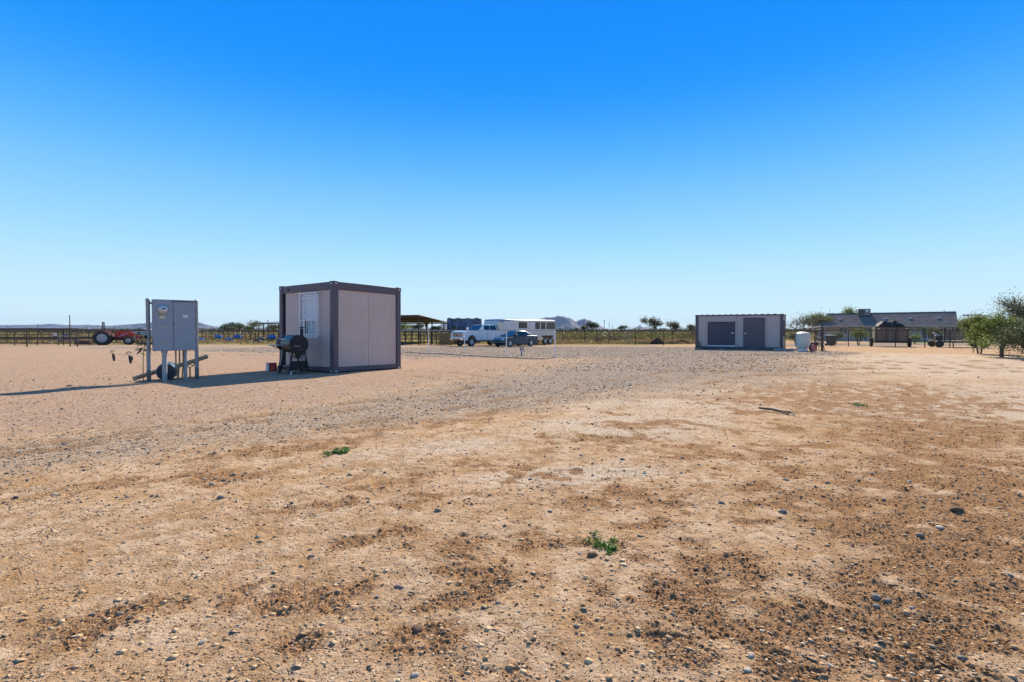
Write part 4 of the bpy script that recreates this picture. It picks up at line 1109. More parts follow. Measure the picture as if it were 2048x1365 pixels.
for a, b in zip(hose[:-1], hose[1:]):
    for k in range(6): hz.append(a.lerp(b, k / 6) + Vector((0, 0.10 * math.sin(k + a.x * 3), 0.012)))
tag(MB().path(hz, 0.018, 6).build('garden_hose', 'black_rubber'), 'dark hose trailing over the gravel below the white hitching rail', 'hose')

# ------------------------------------------------------------------ vehicles
mat('paint_white', (0.74, 0.75, 0.79), 0.3, 0.0, 0.03, 2, coat=1.0, dirt=(0.55, 0.46, 0.38), dirt_amt=0.15)
mat('paint_teal', (0.005, 0.050, 0.082), 0.35, 0.0, 0.08, 2, coat=0.25)
mat('trailer_alu', (0.58, 0.55, 0.51), 0.38, 0.35, 0.08, 1.5, dirt=(0.5, 0.42, 0.34), dirt_amt=0.2)
mat('trailer_white', (0.66, 0.63, 0.59), 0.4, 0.0, 0.05, 1.5)
mat('nose_blue', (0.10, 0.19, 0.36), 0.35, 0.1, 0.2, 3)
mat('chrome', (0.68, 0.68, 0.70), 0.15, 1.0, 0.05)
mat('rim_alloy', (0.62, 0.62, 0.62), 0.4, 0.3, 0.08)
mat('lamp_clear', (0.62, 0.65, 0.68), 0.12, 0.2, 0.15, 18, coat=1)
mat('lamp_red', (0.35, 0.01, 0.01), 0.2, coat=1)
mat('under_black', (0.02, 0.02, 0.022), 0.8)
mat('tractor_red', (0.40, 0.018, 0.014), 0.4, 0.0, 0.12, 3, dirt=(0.28, 0.14, 0.09), dirt_amt=0.35)
mat('rim_silver', (0.46, 0.46, 0.48), 0.6, 0.0, 0.12)
glass_mat('auto_glass', (0.02, 0.045, 0.065), 0.04)
glass_mat('window_dark', (0.05, 0.036, 0.028), 0.1)

def wheel(par, c, r, w, rim='rim_alloy', spokes=6, tyre_ratio=0.66):
    cx, cy, cz = c
    t = MB().lathe([(r * tyre_ratio, -w / 2), (r * .93, -w / 2), (r, -w * .36), (r, w * .36), (r * .93, w / 2), (r * tyre_ratio, w / 2)], c, 28, 'y', closed=False).build('wheel', 'black_rubber', par)
    s = 1 if cy > 0 else -1
    mb = MB()
    rr = r * tyre_ratio
    mb.lathe([(rr, -w * .42), (rr * .93, -w * .30), (rr * .93, w * .30), (rr, w * .42)], c, 28, 'y', closed=False)
    mb.lathe([(rr * .30, -w * .47), (rr * .30, w * .47)], c, 12, 'y')
    mb.lathe([(rr * .95, -w * (.36 if spokes > 6 else .22)), (rr * .95, w * (.36 if spokes > 6 else .22))], c, 24, 'y')
    for k in range(spokes):
        a = 2 * math.pi * k / spokes
        for q in (-0.15, 0.15):
            p0 = Vector((cx + rr * .2 * math.cos(a), cy + s * w * .45, cz + rr * .2 * math.sin(a)))
            p1 = Vector((cx + rr * .95 * math.cos(a + q), cy + s * w * .44, cz + rr * .95 * math.sin(a + q)))
            mb.cyl(p0, p1, rr * .085, n=5)
    mb.build('rim', rim, t)
    return t
def arch_profile(pts, arches, z0):
    """lower outline of a body side with round wheel openings; pts: outline over the top from rear to front"""
    low = []
    for cx, r in sorted(arches, key=lambda a: -a[0]):
        n = 12
        low.append((cx + r, z0))
        for k in range(n + 1):
            t = math.pi * k / n
            low.append((cx + r * math.cos(t), max(z0, 0.0) + r * math.sin(t) * 0.92))
        low.append((cx - r, z0))
    return pts + low
def greenhouse(par, name, m_, zb, zt, xb, xt, yb, yt, bev=0.05):
    v = [(xb[0], -yb, zb), (xb[1], -yb, zb), (xb[1], yb, zb), (xb[0], yb, zb), (xt[0], -yt, zt), (xt[1], -yt, zt), (xt[1], yt, zt), (xt[0], yt, zt)]
    o = MB().add(v, [(0, 3, 2, 1), (4, 5, 6, 7), (0, 1, 5, 4), (1, 2, 6, 5), (2, 3, 7, 6), (3, 0, 4, 7)]).build(name, m_, par, bev, 3)
    V_ = [Vector(p) for p in v]
    def pane(nm, face, u0, u1, w0, w1, mm='auto_glass', off=0.012, u0t=None, u1t=None):
        a, b, c, d = [V_[i] for i in face]
        u0t = u0 if u0t is None else u0t; u1t = u1 if u1t is None else u1t
        def P(u, w): return a.lerp(b, u).lerp(d.lerp(c, u), w)
        n = (b - a).cross(d - a).normalized() * off
        q = [P(u0, w0) + n, P(u1, w0) + n, P(u1t, w1) + n, P(u0t, w1) + n]
        MB().panel(*q, 0.02).build(nm, mm, o)
    faces = dict(right=(0, 1, 5, 4), front=(1, 2, 6, 5), left=(2, 3, 7, 6), back=(3, 0, 4, 7))
    return o, pane, faces

def pickup(loc, rz):
    t = thing('pickup_truck', 'white crew cab pickup parked nose toward the yard, hitched to the horse trailer', 'pickup truck', loc, rz)
    A = [(2.0, 0.56), (-2.0, 0.56)]
    top = [(-3.25, 0.62), (-3.28, 1.47), (-1.42, 1.50), (1.05, 1.48), (1.25, 1.52), (2.50, 1.46), (2.86, 1.38), (2.95, 1.05), (2.95, 0.60)]
    MB().prism(arch_profile(top, A, 0.56), -0.98, 0.98).build('body', 'paint_white', t, 0.05, 3)
    MB().bx((-3.1, -0.8, 0.42), (2.8, 0.8, 0.60)).build('chassis', 'under_black', t)
    MB().bx((-3.18, -0.82, 1.485), (-1.55, 0.82, 1.505)).build('bed_floor', 'under_black', t)
    cab, pane, F = greenhouse(t, 'cab', 'paint_white', 1.46, 2.06, (-1.42, 1.18), (-1.20, 0.28), 0.94, 0.74, 0.06)
    pane('windshield', F['front'], 0.05, 0.95, 0.10, 0.93, u0t=.06, u1t=.94)
    pane('rear_window', F['back'], 0.12, 0.88, 0.25, 0.85)
    pane('side_window', F['left'], 0.20, 0.53, 0.14, 0.86, u0t=0.06, u1t=0.50)
    pane('side_window', F['left'], 0.56, 0.93, 0.14, 0.86, u0t=0.53, u1t=0.93)
    pane('side_window', F['right'], 0.47, 0.80, 0.14, 0.86, u0t=0.50, u1t=0.94)
    pane('side_window', F['right'], 0.07, 0.44, 0.14, 0.86, u0t=0.07, u1t=0.47)
    g = MB().bx((2.93, -0.66, 0.88), (2.985, 0.66, 1.32)).build('grille', 'under_black', t, 0.02)
    for k in range(4): MB().bx((2.987, -0.64, 0.91 + k * 0.105), (3.0, 0.64, 0.95 + k * 0.105)).build('bar', 'chrome', g)
    MB().bx((2.986, -0.16, 1.015), (3.004, 0.16, 1.075)).build('badge', mat('badge_red', (0.30, 0.03, 0.03), 0.3), g)
    MB().bx((2.90, -0.97, 0.56), (3.10, 0.97, 0.84)).build('front_bumper', 'chrome', t, 0.04, 3)
    MB().bx((3.09, -0.55, 0.58), (3.112, 0.55, 0.70)).build('bumper_intake', 'under_black', t)
    MB().bx((-3.42, -0.95, 0.60), (-3.27, 0.95, 0.80)).build('rear_bumper', 'chrome', t, 0.03)
    for s in (-1, 1):
        MB().bx((2.82, s * 0.68, 0.95), (2.975, s * 0.985, 1.32)).build('headlight', 'lamp_clear', t, 0.03)
        MB().bx((-3.30, s * 0.86, 0.95), (-3.22, s * 0.99, 1.32)).build('tail_light', 'lamp_red', t)
        mr = MB().bx((0.72, s * 1.02, 1.50), (0.86, s * 1.24, 1.82)).build('mirror', 'paint_white', t, 0.03)
        MB().bx((0.76, s * 0.92, 1.52), (0.84, s * 1.04, 1.57)).build('mirror_arm', 'under_black', mr)
        for x0, x1 in ((0.06, 1.02), (-1.08, -0.02)):
            sm_ = MB()
            for q in (x0, x1): sm_.bx((q - 0.006, s * 0.975, 0.66), (q + 0.006, s * 0.983, 1.37))
            sm_.bx((x0, s * 0.975, 0.655), (x1, s * 0.983, 0.665))
            d_ = sm_.pieces('door_seam', 'under_black', t)[0]
            MB().bx((x0 + 0.06, s * 0.98, 1.20), (x0 + 0.26, s * 1.0, 1.24)).build('door_handle', 'chrome', d_)
        MB().bx((-1.2, s * 0.9, 0.48), (1.2, s * 1.02, 0.54)).build('running_board', 'under_black', t, 0.01)
        MB().prism([(2.0 + r * math.cos(a), 0.56 + 0.92 * r * math.sin(a)) for r, lst in ((0.60, np.linspace(0, math.pi, 13)), (0.55, np.linspace(math.pi, 0, 13))) for a in lst], s * 0.97, s * 1.01).build('arch_trim', 'paint_white', t)
        for x in (2.0, -2.0): wheel(t, (x, s * 0.83, 0.42), 0.42, 0.29, 'rim_alloy', 6, 0.62)
    return t
TH = R(225)
Rz = Matrix.Rotation(TH, 3, 'Z')
c0 = at(944, 48.0)
tr0 = c0 - Rz @ Vector((2.0, 0.97, 0)); tr0.z = gzf(tr0.y)
pickup(tr0, TH)

def sedan(loc, rz):
    t = thing('sedan_car', 'dark teal blue sedan parked beside the white pickup', 'car', loc, rz)
    A = [(1.36, 0.375), (-1.36, 0.375)]
    top = [(-2.22, 0.42), (-2.28, 0.70), (-2.20, 0.98), (-1.60, 1.02), (0.75, 0.96), (1.55, 0.86), (2.05, 0.74), (2.22, 0.60), (2.25, 0.36)]
    MB().prism(arch_profile(top, A, 0.26), -0.86, 0.86).build('body', 'paint_teal', t, 0.10, 4)
    MB().bx((-1.95, -0.7, 0.20), (1.95, 0.7, 0.34)).build('floor_pan', 'under_black', t)
    cab, pane, F = greenhouse(t, 'cabin', 'paint_teal', 0.96, 1.46, (-1.82, 1.08), (-0.86, 0.12), 0.80, 0.56, 0.09)
    pane('windshield', F['front'], 0.06, 0.94, 0.08, 0.92, u0t=.08, u1t=.92)
    pane('rear_window', F['back'], 0.08, 0.92, 0.12, 0.90)
    pane('side_window', F['left'], 0.20, 0.53, 0.12, 0.84, u0t=0.06, u1t=0.50)
    pane('side_window', F['left'], 0.56, 0.84, 0.12, 0.84, u0t=0.54, u1t=0.92)
    pane('side_window', F['right'], 0.47, 0.80, 0.12, 0.84, u0t=0.50, u1t=0.94)
    pane('side_window', F['right'], 0.16, 0.44, 0.12, 0.84, u0t=0.08, u1t=0.46)
    MB().bx((2.19, -0.55, 0.42), (2.262, 0.55, 0.52)).build('grille', 'under_black', t, 0.02)
    MB().bx((2.2, -0.5, 0.58), (2.235, 0.5, 0.64)).build('upper_grille', 'under_black', t, 0.01)
    for s in (-1, 1):
        MB().bx((1.93, s * 0.50, 0.62), (2.185, s * 0.83, 0.735)).build('headlight', 'lamp_clear', t, 0.04)
        MB().bx((-2.29, s * 0.55, 0.76), (-2.16, s * 0.845, 0.92)).build('tail_light', 'lamp_red', t, 0.02)
        MB().bx((0.62, s * 0.84, 0.98), (0.78, s * 1.0, 1.10)).build('mirror', 'paint_teal', t, 0.03)
        for x0, x1 in ((-0.12, 0.85), (-1.0, -0.16)):
            sm_ = MB()
            for q in (x0, x1): sm_.bx((q - 0.005, s * 0.857, 0.36), (q + 0.005, s * 0.864, 0.93))
            d_ = sm_.pieces('door_seam', 'under_black', t)[0]
            MB().bx((x0 + 0.06, s * 0.86, 0.82), (x0 + 0.22, s * 0.885, 0.85)).build('door_handle', 'chrome', d_)
        for x in (1.36, -1.36): wheel(t, (x, s * 0.76, 0.325), 0.325, 0.21, 'rim_alloy', 5, 0.70)
    return t
c1 = at(1021, 45.4)
ca0 = c1 - Rz @ Vector((1.36, 0.86, 0)); ca0.z = gzf(ca0.y)
sedan(ca0, TH)

def horse_trailer(loc, rz):
    t = thing('horse_trailer', 'silver gooseneck horse trailer with dark windows behind the pickup', 'trailer', loc, rz)
    H, Wd = 2.62, 1.08
    prof = [(-3.75, 0.55), (-3.77, H - .1), (-3.65, H), (3.2, H), (4.55, H), (4.85, H - .12), (4.95, 1.9), (4.75, 1.50), (2.75, 1.42), (2.55, 0.55)]
    prof = prof[:-1] + [(2.55, 0.55)]
    low = [(-1.65, 0.55), (-1.65, 0.92), (-3.3, 0.92), (-3.3, 0.55)]
    MB().prism(prof + low, -Wd, Wd).build('body', 'trailer_alu', t, 0.05, 3)
    for s in (-1, 1):
        MB().bx((-3.72, s * Wd, 1.62), (4.2, s * (Wd + 0.008), H - 0.16)).build('upper_band', 'trailer_white', t)
        for x0, x1 in ((-3.66, -2.25), (-2.08, -1.35), (-1.18, -0.45)):
            w_ = MB().bx((x0, s * (Wd + .006), 1.66), (x1, s * (Wd + .022), H - 0.22)).build('window', 'window_dark', t, 0.008)
        for k in range(3):
            xx = -3.35 + k * 0.38
            MB().bx((xx, s * (Wd + .024), 1.66), (xx + 0.025, s * (Wd + .034), H - 0.22)).build('window_bar', 'trailer_alu', t)
        w_ = MB().bx((0.85, s * (Wd + .006), 1.80), (2.0, s * (Wd + .022), H - 0.30)).build('window', 'window_dark', t, 0.1, 4)
        MB().bx((0.80, s * (Wd + .002), 1.75), (2.05, s * (Wd + .012), H - 0.25)).build('frame', 'under_black', w_, 0.1, 4)
        MB().bx((-0.3, s * (Wd + .003), 0.7), (0.4, s * (Wd + .016), 2.35)).build('door', 'trailer_white', t, 0.01)
        MB().bx((-3.72, s * (Wd + .004), 1.50), (2.5, s * (Wd + .016), 1.56)).build('trim_strip', 'chrome', t)
        MB().bx((-3.72, s * (Wd + .004), 0.56), (2.5, s * (Wd + .02), 0.66)).build('rub_rail', 'chrome', t)
        MB().bx((-3.4, s * Wd, 0.86), (-1.55, s * (Wd + .05), 0.97)).build('fender', 'under_black', t, 0.03)
        for x in (-2.88, -2.05): wheel(t, (x, s * (Wd - .06), 0.385), 0.385, 0.22, 'rim_alloy', 6, 0.66)
    MB().bx((3.2, -Wd - .004, H - 0.30), (4.78, Wd + .004, H + 0.006)).build('nose_cap', 'nose_blue', t, 0.05, 3)
    MB().bx((-3.6, -Wd + .06, H - .004), (4.2, Wd - .06, H + 0.04)).build('roof', 'trailer_white', t, 0.02)
    for x in (-2.8, -1.2, 0.4): MB().bx((x - .18, -.18, H + .042), (x + .18, .18, H + 0.12)).build('roof_vent', 'trailer_white', t, 0.02)
    MB().cyl((4.0, 0, 1.5), (4.0, 0, 0.95), 0.06, n=10).build('coupler', 'under_black', t)
    for s in (-1, 1): MB().cyl((2.45, s * .7, 0.6), (2.45, s * .7, 0.1), 0.05, n=8).build('jack_leg', 'under_black', t)
    MB().bx((-3.81, -Wd + .05, 0.6), (-3.772, Wd - .05, H - .2)).build('rear_door', 'trailer_white', t, 0.01)
    return t
tl0 = tr0 - Rz @ Vector((6.2, 0.0, 0)); tl0.z = gzf(tl0.y)
horse_trailer(tl0, TH)

def tractor(loc, rz):
    t = thing('farm_tractor', 'red farm tractor with black roll bar and front loader at the left corral', 'tractor', loc, rz)
    hood = [(0.35, 0.78), (0.35, 1.30), (0.55, 1.42), (1.75, 1.34), (1.95, 1.20), (1.98, 0.80), (1.2, 0.72)]
    MB().prism(hood, -0.33, 0.33).build('hood', 'tractor_red', t, 0.05, 3)
    MB().bx((1.975, -0.28, 0.82), (2.0, 0.28, 1.18)).build('grille', 'under_black', t)
    MB().bx((-0.75, -0.28, 0.50), (1.75, 0.28, 0.80)).build('chassis', 'under_black', t, 0.03)
    MB().bx((-0.35, -0.45, 0.75), (0.4, 0.45, 0.85)).build('platform', 'dark_iron', t)
    st = MB().bx((-0.62, -0.24, 0.95), (-0.18, 0.24, 1.06)).build('seat', 'under_black', t, 0.04)
    MB().bx((-0.72, -0.23, 1.0), (-0.60, 0.23, 1.42)).build('seat_back', 'under_black', st, 0.04)
    MB().path([(0.10 + 0.17 * math.cos(a) * .5, 0.2 * math.sin(a), 1.38 + 0.17 * math.cos(a) * .6) for a in np.linspace(0, 2 * math.pi, 17)[:-1]], 0.018, 6, True).build('steering_wheel', 'under_black', t)
    MB().cyl((0.36, 0, 1.1), (0.10, 0, 1.38), 0.03, n=6).build('steering_column', 'under_black', t)
    MB().path([(-0.62, -0.48, 0.85), (-0.64, -0.48, 1.9), (-0.62, -0.42, 2.38), (-0.62, 0.42, 2.38), (-0.64, 0.48, 1.9), (-0.62, 0.48, 0.85)], 0.055, 8).build('roll_bar', 'under_black', t)
    MB().bx((-0.72, -0.5, 1.2), (-0.55, -0.42, 1.45)).build('roll_bar_bracket', 'tractor_red', t)
    for s in (-1, 1):
        f = [( -0.62 + 0.82 * math.cos(a), 0.74 + 0.80 * math.sin(a)) for a in np.linspace(0.15 * math.pi, 0.92 * math.pi, 14)] + [(-0.62 + 0.76 * math.cos(a), 0.74 + 0.74 * math.sin(a)) for a in np.linspace(0.92 * math.pi, 0.15 * math.pi, 14)]
        MB().prism(f, s * 0.42, s * 0.62).build('fender', 'tractor_red', t)
        wheel(t, (-0.62, s * 0.78, 0.74), 0.74, 0.40, 'rim_silver', 8, 0.60)
        wheel(t, (1.55, s * 0.66, 0.46), 0.46, 0.28, 'rim_silver', 6, 0.52)
        # lugs of the rear tyre
        lug = MB()
        for k in range(22):
            a = 2 * math.pi * k / 22
            lug.box((-0.62 + 0.735 * math.cos(a), s * (0.78 + (0.09 if k % 2 else -0.09)), 0.74 + 0.735 * math.sin(a)), (0.055, 0.22, 0.06), Matrix.Rotation(-a, 3, 'Y') @ Matrix.Rotation(0.5 if k % 2 else -0.5, 3, 'X'))
        lug.build('tyre_lugs', 'black_rubber', t)
        MB().prism([(0.52, 1.05), (0.60, 1.48), (1.75, 1.38), (2.35, 0.95), (2.42, 0.42), (2.28, 0.42), (2.22, 0.90), (1.70, 1.22), (0.74, 1.30), (0.66, 1.05)], s * 0.50 - .04, s * 0.50 + .04).build('loader_arm', 'tractor_red', t, 0.01)
        MB().cyl((0.7, s * .5, 0.85), (1.5, s * .5, 1.26), 0.035, n=8).build('hydraulic_ram', 'chrome', t)
    MB().prism([(2.25, 0.1), (2.28, 0.65), (2.36, 0.62), (2.40, 0.18), (2.95, 0.12), (2.95, 0.06), (2.3, 0.04)], -0.85, 0.85).build('loader_bucket', 'dark_iron', t)
    MB().cyl((1.0, 0.2, 1.3), (1.0, 0.2, 1.75), 0.03, n=8).build('exhaust', 'under_black', t)
    MB().path([(-0.9, 0.2, 0.5), (-1.4, 0.1, 0.45), (-1.6, 0, 0.7)], 0.04, 6).build('hitch_arm', 'dark_iron', t)
    return t
tp_ = at(222, 54.0)
tractor(tp_, R(30))
dsk = at(176, 55.0)
dk = thing('box_scraper', 'low rusty drag scraper on the ground behind the red tractor', 'implement', dsk, R(-5))
MB().bx((-1.0, -0.6, 0.05), (0.6, -0.52, 0.42)).build('blade', 'rust_iron', dk, 0.02)
MB().bx((-1.0, 0.5, 0.1), (0.6, 0.58, 0.42)).build('rear_blade', 'rust_iron', dk, 0.02)
for x_ in (-1.0, 0.58): MB().prism([(x_, 0.02), (x_, 0.5), (x_ + .06, 0.5), (x_ + .06, 0.02)], -0.62, 0.62).build('side_plate', 'rust_iron', dk)
MB().path([(0.6, 0, 0.35), (1.1, 0, 0.5), (1.5, 0, 0.25)], 0.05, 6).build('drawbar', 'rust_iron', dk)

# old farm trailers by the house
mat('old_board', (0.20, 0.145, 0.105), 0.9, 0.0, 0.3, 6, dirt=(0.22, 0.16, 0.11), dirt_amt=0.4)
u0 = at(1779, 47.0)
ut = thing('farm_trailer', 'old board-sided farm trailer heaped with a black tarp in front of the house', 'trailer', u0, R(-28))
for s in (-1, 1):
    for k in range(5):
        MB().bx((-1.12 + 0.452 * k, s * 1.0, 0.55), (-1.12 + 0.452 * k + 0.44, s * 1.04, 1.78)).build('side_board', 'old_board', ut)
for k in range(5):
    for x_ in (-1.16, 1.16): MB().bx((x_ - .02, -0.98 + 0.392 * k, 0.55), (x_ + .02, -0.98 + 0.392 * k + 0.38, 1.78)).build('end_board', 'old_board', ut)
MB().bx((-1.2, -1.05, 0.42), (1.2, 1.05, 0.54)).build('bed', 'dark_iron', ut)
for x_ in (-1.2, -0.4, 0.4, 1.2):
    MB().bx((x_ - .03, -1.10, 0.45), (x_ + .03, -1.045, 1.80)).build('stake', 'rust_iron', ut)
MB().bx((-1.25, -1.12, 1.74), (1.25, -1.05, 1.80)).build('top_rail', 'rust_iron', ut)
for x_ in (-1.05, 1.02): MB().bx((x_, -1.13, 1.62), (x_ + .18, -1.105, 1.68)).build('reflector', 'label_yellow', ut)
for s in (-1, 1):
    w_ = MB().lathe([(0.22, -.11), (0.36, -.11), (0.385, -.07), (0.385, .07), (0.36, .11), (0.22, .11)], (s * 1.42, -0.3, 0.385), 22, 'x').build('wheel', 'black_rubber', ut)
    MB().lathe([(0.22, -.06), (0.22, .06)], (s * 1.42, -0.3, 0.385), 16, 'x').build('rim', 'rust_iron', w_)
    MB().prism([(s * 1.28, 0.80), (s * 1.58, 0.80), (s * 1.60, 0.72), (s * 1.28, 0.72)], -0.8, 0.25).build('fender', 'dark_iron', ut)
MB().cyl((-1.42, -.3, 0.385), (1.42, -.3, 0.385), 0.05, n=8).build('axle', 'dark_iron', ut)
tm = MB(); n_ = 18
for j in range(n_ + 1):
    for i in range(n_ + 1):
        a, b = i / n_ * 2 - 1, j / n_ * 2 - 1
        h = (1 - abs(a) ** 3.5) * (1 - abs(b) ** 3.5)
        tm.v.append((a * 1.12, b * 0.98, 1.72 + 0.52 * h ** 0.7 + 0.09 * h * math.sin(7 * a + 3 * b) + 0.07 * h * math.sin(11 * b - 4 * a)))
tm.f = [(j * (n_ + 1) + i, j * (n_ + 1) + i + 1, (j + 1) * (n_ + 1) + i + 1, (j + 1) * (n_ + 1) + i) for j in range(n_) for i in range(n_)]
tm.build('tarp', 'tarp_black', ut).modifiers.new('thick', 'SOLIDIFY').thickness = 0.02

f0 = at(1911, 44.0)
ftl = thing('flatbed_trailer', 'low flatbed trailer with an upright dark slatted rack, half hidden by the right tree', 'trailer', f0, R(-25))
for k in range(6): MB().bx((-1.5 + 0.5 * k, -0.9, 0.50), (-1.5 + 0.5 * k + 0.485, 0.9, 0.55)).build('deck_plank', 'old_board', ftl)
MB().bx((-1.5, -0.93, 0.40), (1.9, -0.86, 0.495)).build('frame_rail', 'rust_iron', ftl)
MB().bx((-1.5, 0.86, 0.40), (1.9, 0.93, 0.495)).build('frame_rail', 'rust_iron', ftl)
for k in range(6):
    MB().bx((-0.75, -0.30 + .02 * k, 0.62 + k * 0.135), (1.15, -0.24 + .02 * k, 0.745 + k * 0.135)).build('rack_slat', 'old_board', ftl)
for x_ in (-0.8, 1.2): MB().bx((x_ - .04, -0.24, 0.5), (x_ + .04, -0.16, 1.72)).build('rack_post', 'dark_iron', ftl)
MB().bx((-1.3, -0.6, 1.68), (2.0, 0.6, 1.76)).build('rack_top', 'old_board', ftl)
MB().box((-1.2, 0, 1.05), (0.8, 0.06, 0.09), Matrix.Rotation(0.5, 3, 'Y')).build('loose_board', 'white_paint', ftl)
MB().bx((-1.42, -0.4, 0.56), (-0.95, 0.25, 1.02)).build('engine_box', 'dark_iron', ftl, 0.06)
for x_ in (-1.35, 1.55):
    for s in (-1, 1):
        w_ = MB().lathe([(0.18, -.09), (0.29, -.09), (0.31, -.05), (0.31, .05), (0.29, .09), (0.18, .09)], (x_, s * 0.98, 0.31), 20, 'y').build('wheel', 'black_rubber', ftl)
        MB().lathe([(0.18, -.05), (0.18, .05)], (x_, s * 0.98, 0.31), 14, 'y').build('rim', 'rust_iron', w_)
MB().cyl((-0.4, -0.9, 0.42), (-0.4, -0.9, 0.0), 0.04, n=8).build('jack', 'dark_iron', ftl)
bn = at(1662, 49.5)
bi = thing('wheelie_bin', 'dark rubbish bin with pale lid behind the mesh fence', 'bin', bn, R(10))
MB().add([(-.25, -.28, 0.05), (.25, -.28, 0.05), (.25, .28, 0.05), (-.25, .28, .05), (-.32, -.36, .98), (.32, -.36, .98), (.32, .36, .98), (-.32, .36, .98)], [(0, 3, 2, 1), (4, 5, 6, 7), (0, 1, 5, 4), (1, 2, 6, 5), (2, 3, 7, 6), (3, 0, 4, 7)]).build('body', mat('bin_dark', (0.03, 0.035, 0.035), 0.6), bi, 0.03)
MB().box((0, 0, 1.02), (0.70, 0.78, 0.06)).build('lid', 'conduit_grey', bi, 0.02)
for s in (-1, 1): MB().lathe([(0.10, -.03), (0.10, .03)], (s * 0.3, 0.3, 0.10), 12, 'x').build('wheel', 'black_rubber', bi)

# ------------------------------------------------------------------ the house
mat('shingle', (0.22, 0.19, 0.17), 0.9, 0.0, 0.22, 1.1, spec=0.0, bump=0.2, bscale=9, dirt=(0.17, 0.155, 0.155), dirt_amt=0.5)
mat('stucco', (0.50, 0.41, 0.34), 0.9, 0.0, 0.08, 2)
mat('stucco_grey', (0.44, 0.42, 0.44), 0.9, 0.0, 0.08, 2)
mat('trim_tan', (0.40, 0.34, 0.28), 0.8)
mat('cooler_box', (0.20, 0.20, 0.22), 0.5, 0.3, 0.12)
glass_mat('house_glass', (0.10, 0.14, 0.18), 0.06)
HR, HL = Vector((59.2, 68.0, 0)), Vector((47.1, 77.6, 0))
hl_, hrz = basis(HL, HR)
hb0 = Vector((HL.x, HL.y, gzf(75)))
house = thing('ranch_house', 'long low ranch house with grey shingle roof on the right', 'house', hb0, hrz)
HLn, EZ, RZ_ = hl_, 2.18, 4.15
HD = 9.0
MB().bx((0.5, 1.2, 0), (HLn - 0.5, HD - 0.5, 2.35)).build('wall', 'stucco', house)
# front slope in courses of shingles: each course a lapped strip
nC = 14
for k in range(nC):
    t0, t1 = k / nC, (k + 1.12) / nC
    y0, y1 = -0.05 + 4.55 * t0, -0.05 + 4.55 * min(t1, 1)
    z0, z1 = EZ + (RZ_ - EZ) * t0 + 0.045, EZ + (RZ_ - EZ) * min(t1, 1) + 0.02
    MB().panel((0, y0, z0), (HLn, y0, z0), (HLn, y1, z1), (0, y1, z1), 0.03).build('shingle_course', 'shingle', house)
rb = MB().panel((HLn, HD + .05, EZ + .02), (0, HD + .05, EZ + .02), (0, 4.5, RZ_ + .02), (HLn, 4.5, RZ_ + .02), 0.08).build('roof', 'shingle', house)
MB().bx((0, 4.36, RZ_ + 0.022), (HLn, 4.64, RZ_ + 0.065)).build('ridge_cap', 'shingle', rb)
gb = MB()
for x_ in (0.5, HLn - 0.55): gb.add([(x_, 0.4, EZ), (x_, HD - .4, EZ), (x_, 4.5, RZ_ - .18), (x_ + .05, 0.4, EZ), (x_ + .05, HD - .4, EZ), (x_ + .05, 4.5, RZ_ - .18)], [(0, 2, 1), (3, 4, 5), (0, 1, 4, 3), (1, 2, 5, 4), (2, 0, 3, 5)])
gb.pieces('gable', 'stucco', house)
MB().bx((-0.02, -0.09, EZ - 0.13), (HLn + .02, -0.055, EZ + 0.05)).build('fascia', 'trim_tan', house)
# lower wing at the left end
MB().panel((-1.3, 0.2, EZ), (-0.03, 0.2, EZ), (-0.03, 3.9, RZ_ - 0.35), (-0.9, 3.9, RZ_ - 0.35), 0.06).build('wing_roof', 'shingle', house)
MB().bx((-0.9, 2.0, 0), (0.495, 6, 2.2)).build('wing_wall', 'stucco_grey', house)
for x_ in (0.3, 4.2, 8.0, 11.0, HLn - .3): MB().bx((x_ - .09, 0.22, 0), (x_ + .09, 0.40, EZ - 0.0)).build('porch_post', 'trim_tan', house)
for k, (x0, x1, z0, z1) in enumerate(((1.9, 3.1, 0.9, 2.0), (5.0, 6.0, 0.05, 2.05), (8.4, 9.9, 0.35, 2.0), (11.6, 13.0, 0.35, 2.0), (13.6, 14.5, 0.9, 1.9))):
    nm = 'door' if k == 1 else 'window'
    fm = MB()
    for a, b, c, d in ((x0, x1, z0, z0 + .07), (x0, x1, z1 - .07, z1), (x0, x0 + .07, z0 + .072, z1 - .072), (x1 - .07, x1, z0 + .072, z1 - .072), ((x0 + x1) / 2 - .03, (x0 + x1) / 2 + .03, z0 + .072, z1 - .072)):
        fm.bx((a, 1.14, c), (b, 1.20, d))
    w_ = fm.build(nm, 'white_paint', house)
    MB().bx((x0 + .07, 1.168, z0 + .07), (x1 - .07, 1.192, z1 - .07)).build('pane', 'house_glass', w_)
for x_, w__ in ((7.2, 0.7), (10.6, 0.5)): MB().bx((x_, 1.13, 0), (x_ + w__, 1.197, 2.1)).build('wall_panel', 'stucco_grey', house)
ux, uy = 4.9, 3.35
uz = EZ + (RZ_ - EZ) * uy / 4.5
cb_ = MB().bx((ux - 0.75, uy - 0.2, uz + 0.15), (ux + 0.75, uy + 1.1, uz + 1.15)).build('roof_cooler', 'cooler_box', house, 0.02)
for k in range(6): MB().bx((ux - 0.66, uy - 0.225, uz + 0.3 + k * .13), (ux + 0.1, uy - 0.202, uz + 0.37 + k * .13)).build('louvre', 'dark_cavity', cb_)
MB().bx((ux + 0.2, uy - 0.225, uz + 0.75), (ux + 0.55, uy - 0.202, uz + 1.0)).build('access_panel', 'white_paint', cb_)
for x_ in (ux - .6, ux + .6): MB().bx((x_ - .05, uy - .1, uz - .1), (x_ + .05, uy, uz + .148)).build('cooler_leg', 'dark_iron', cb_)
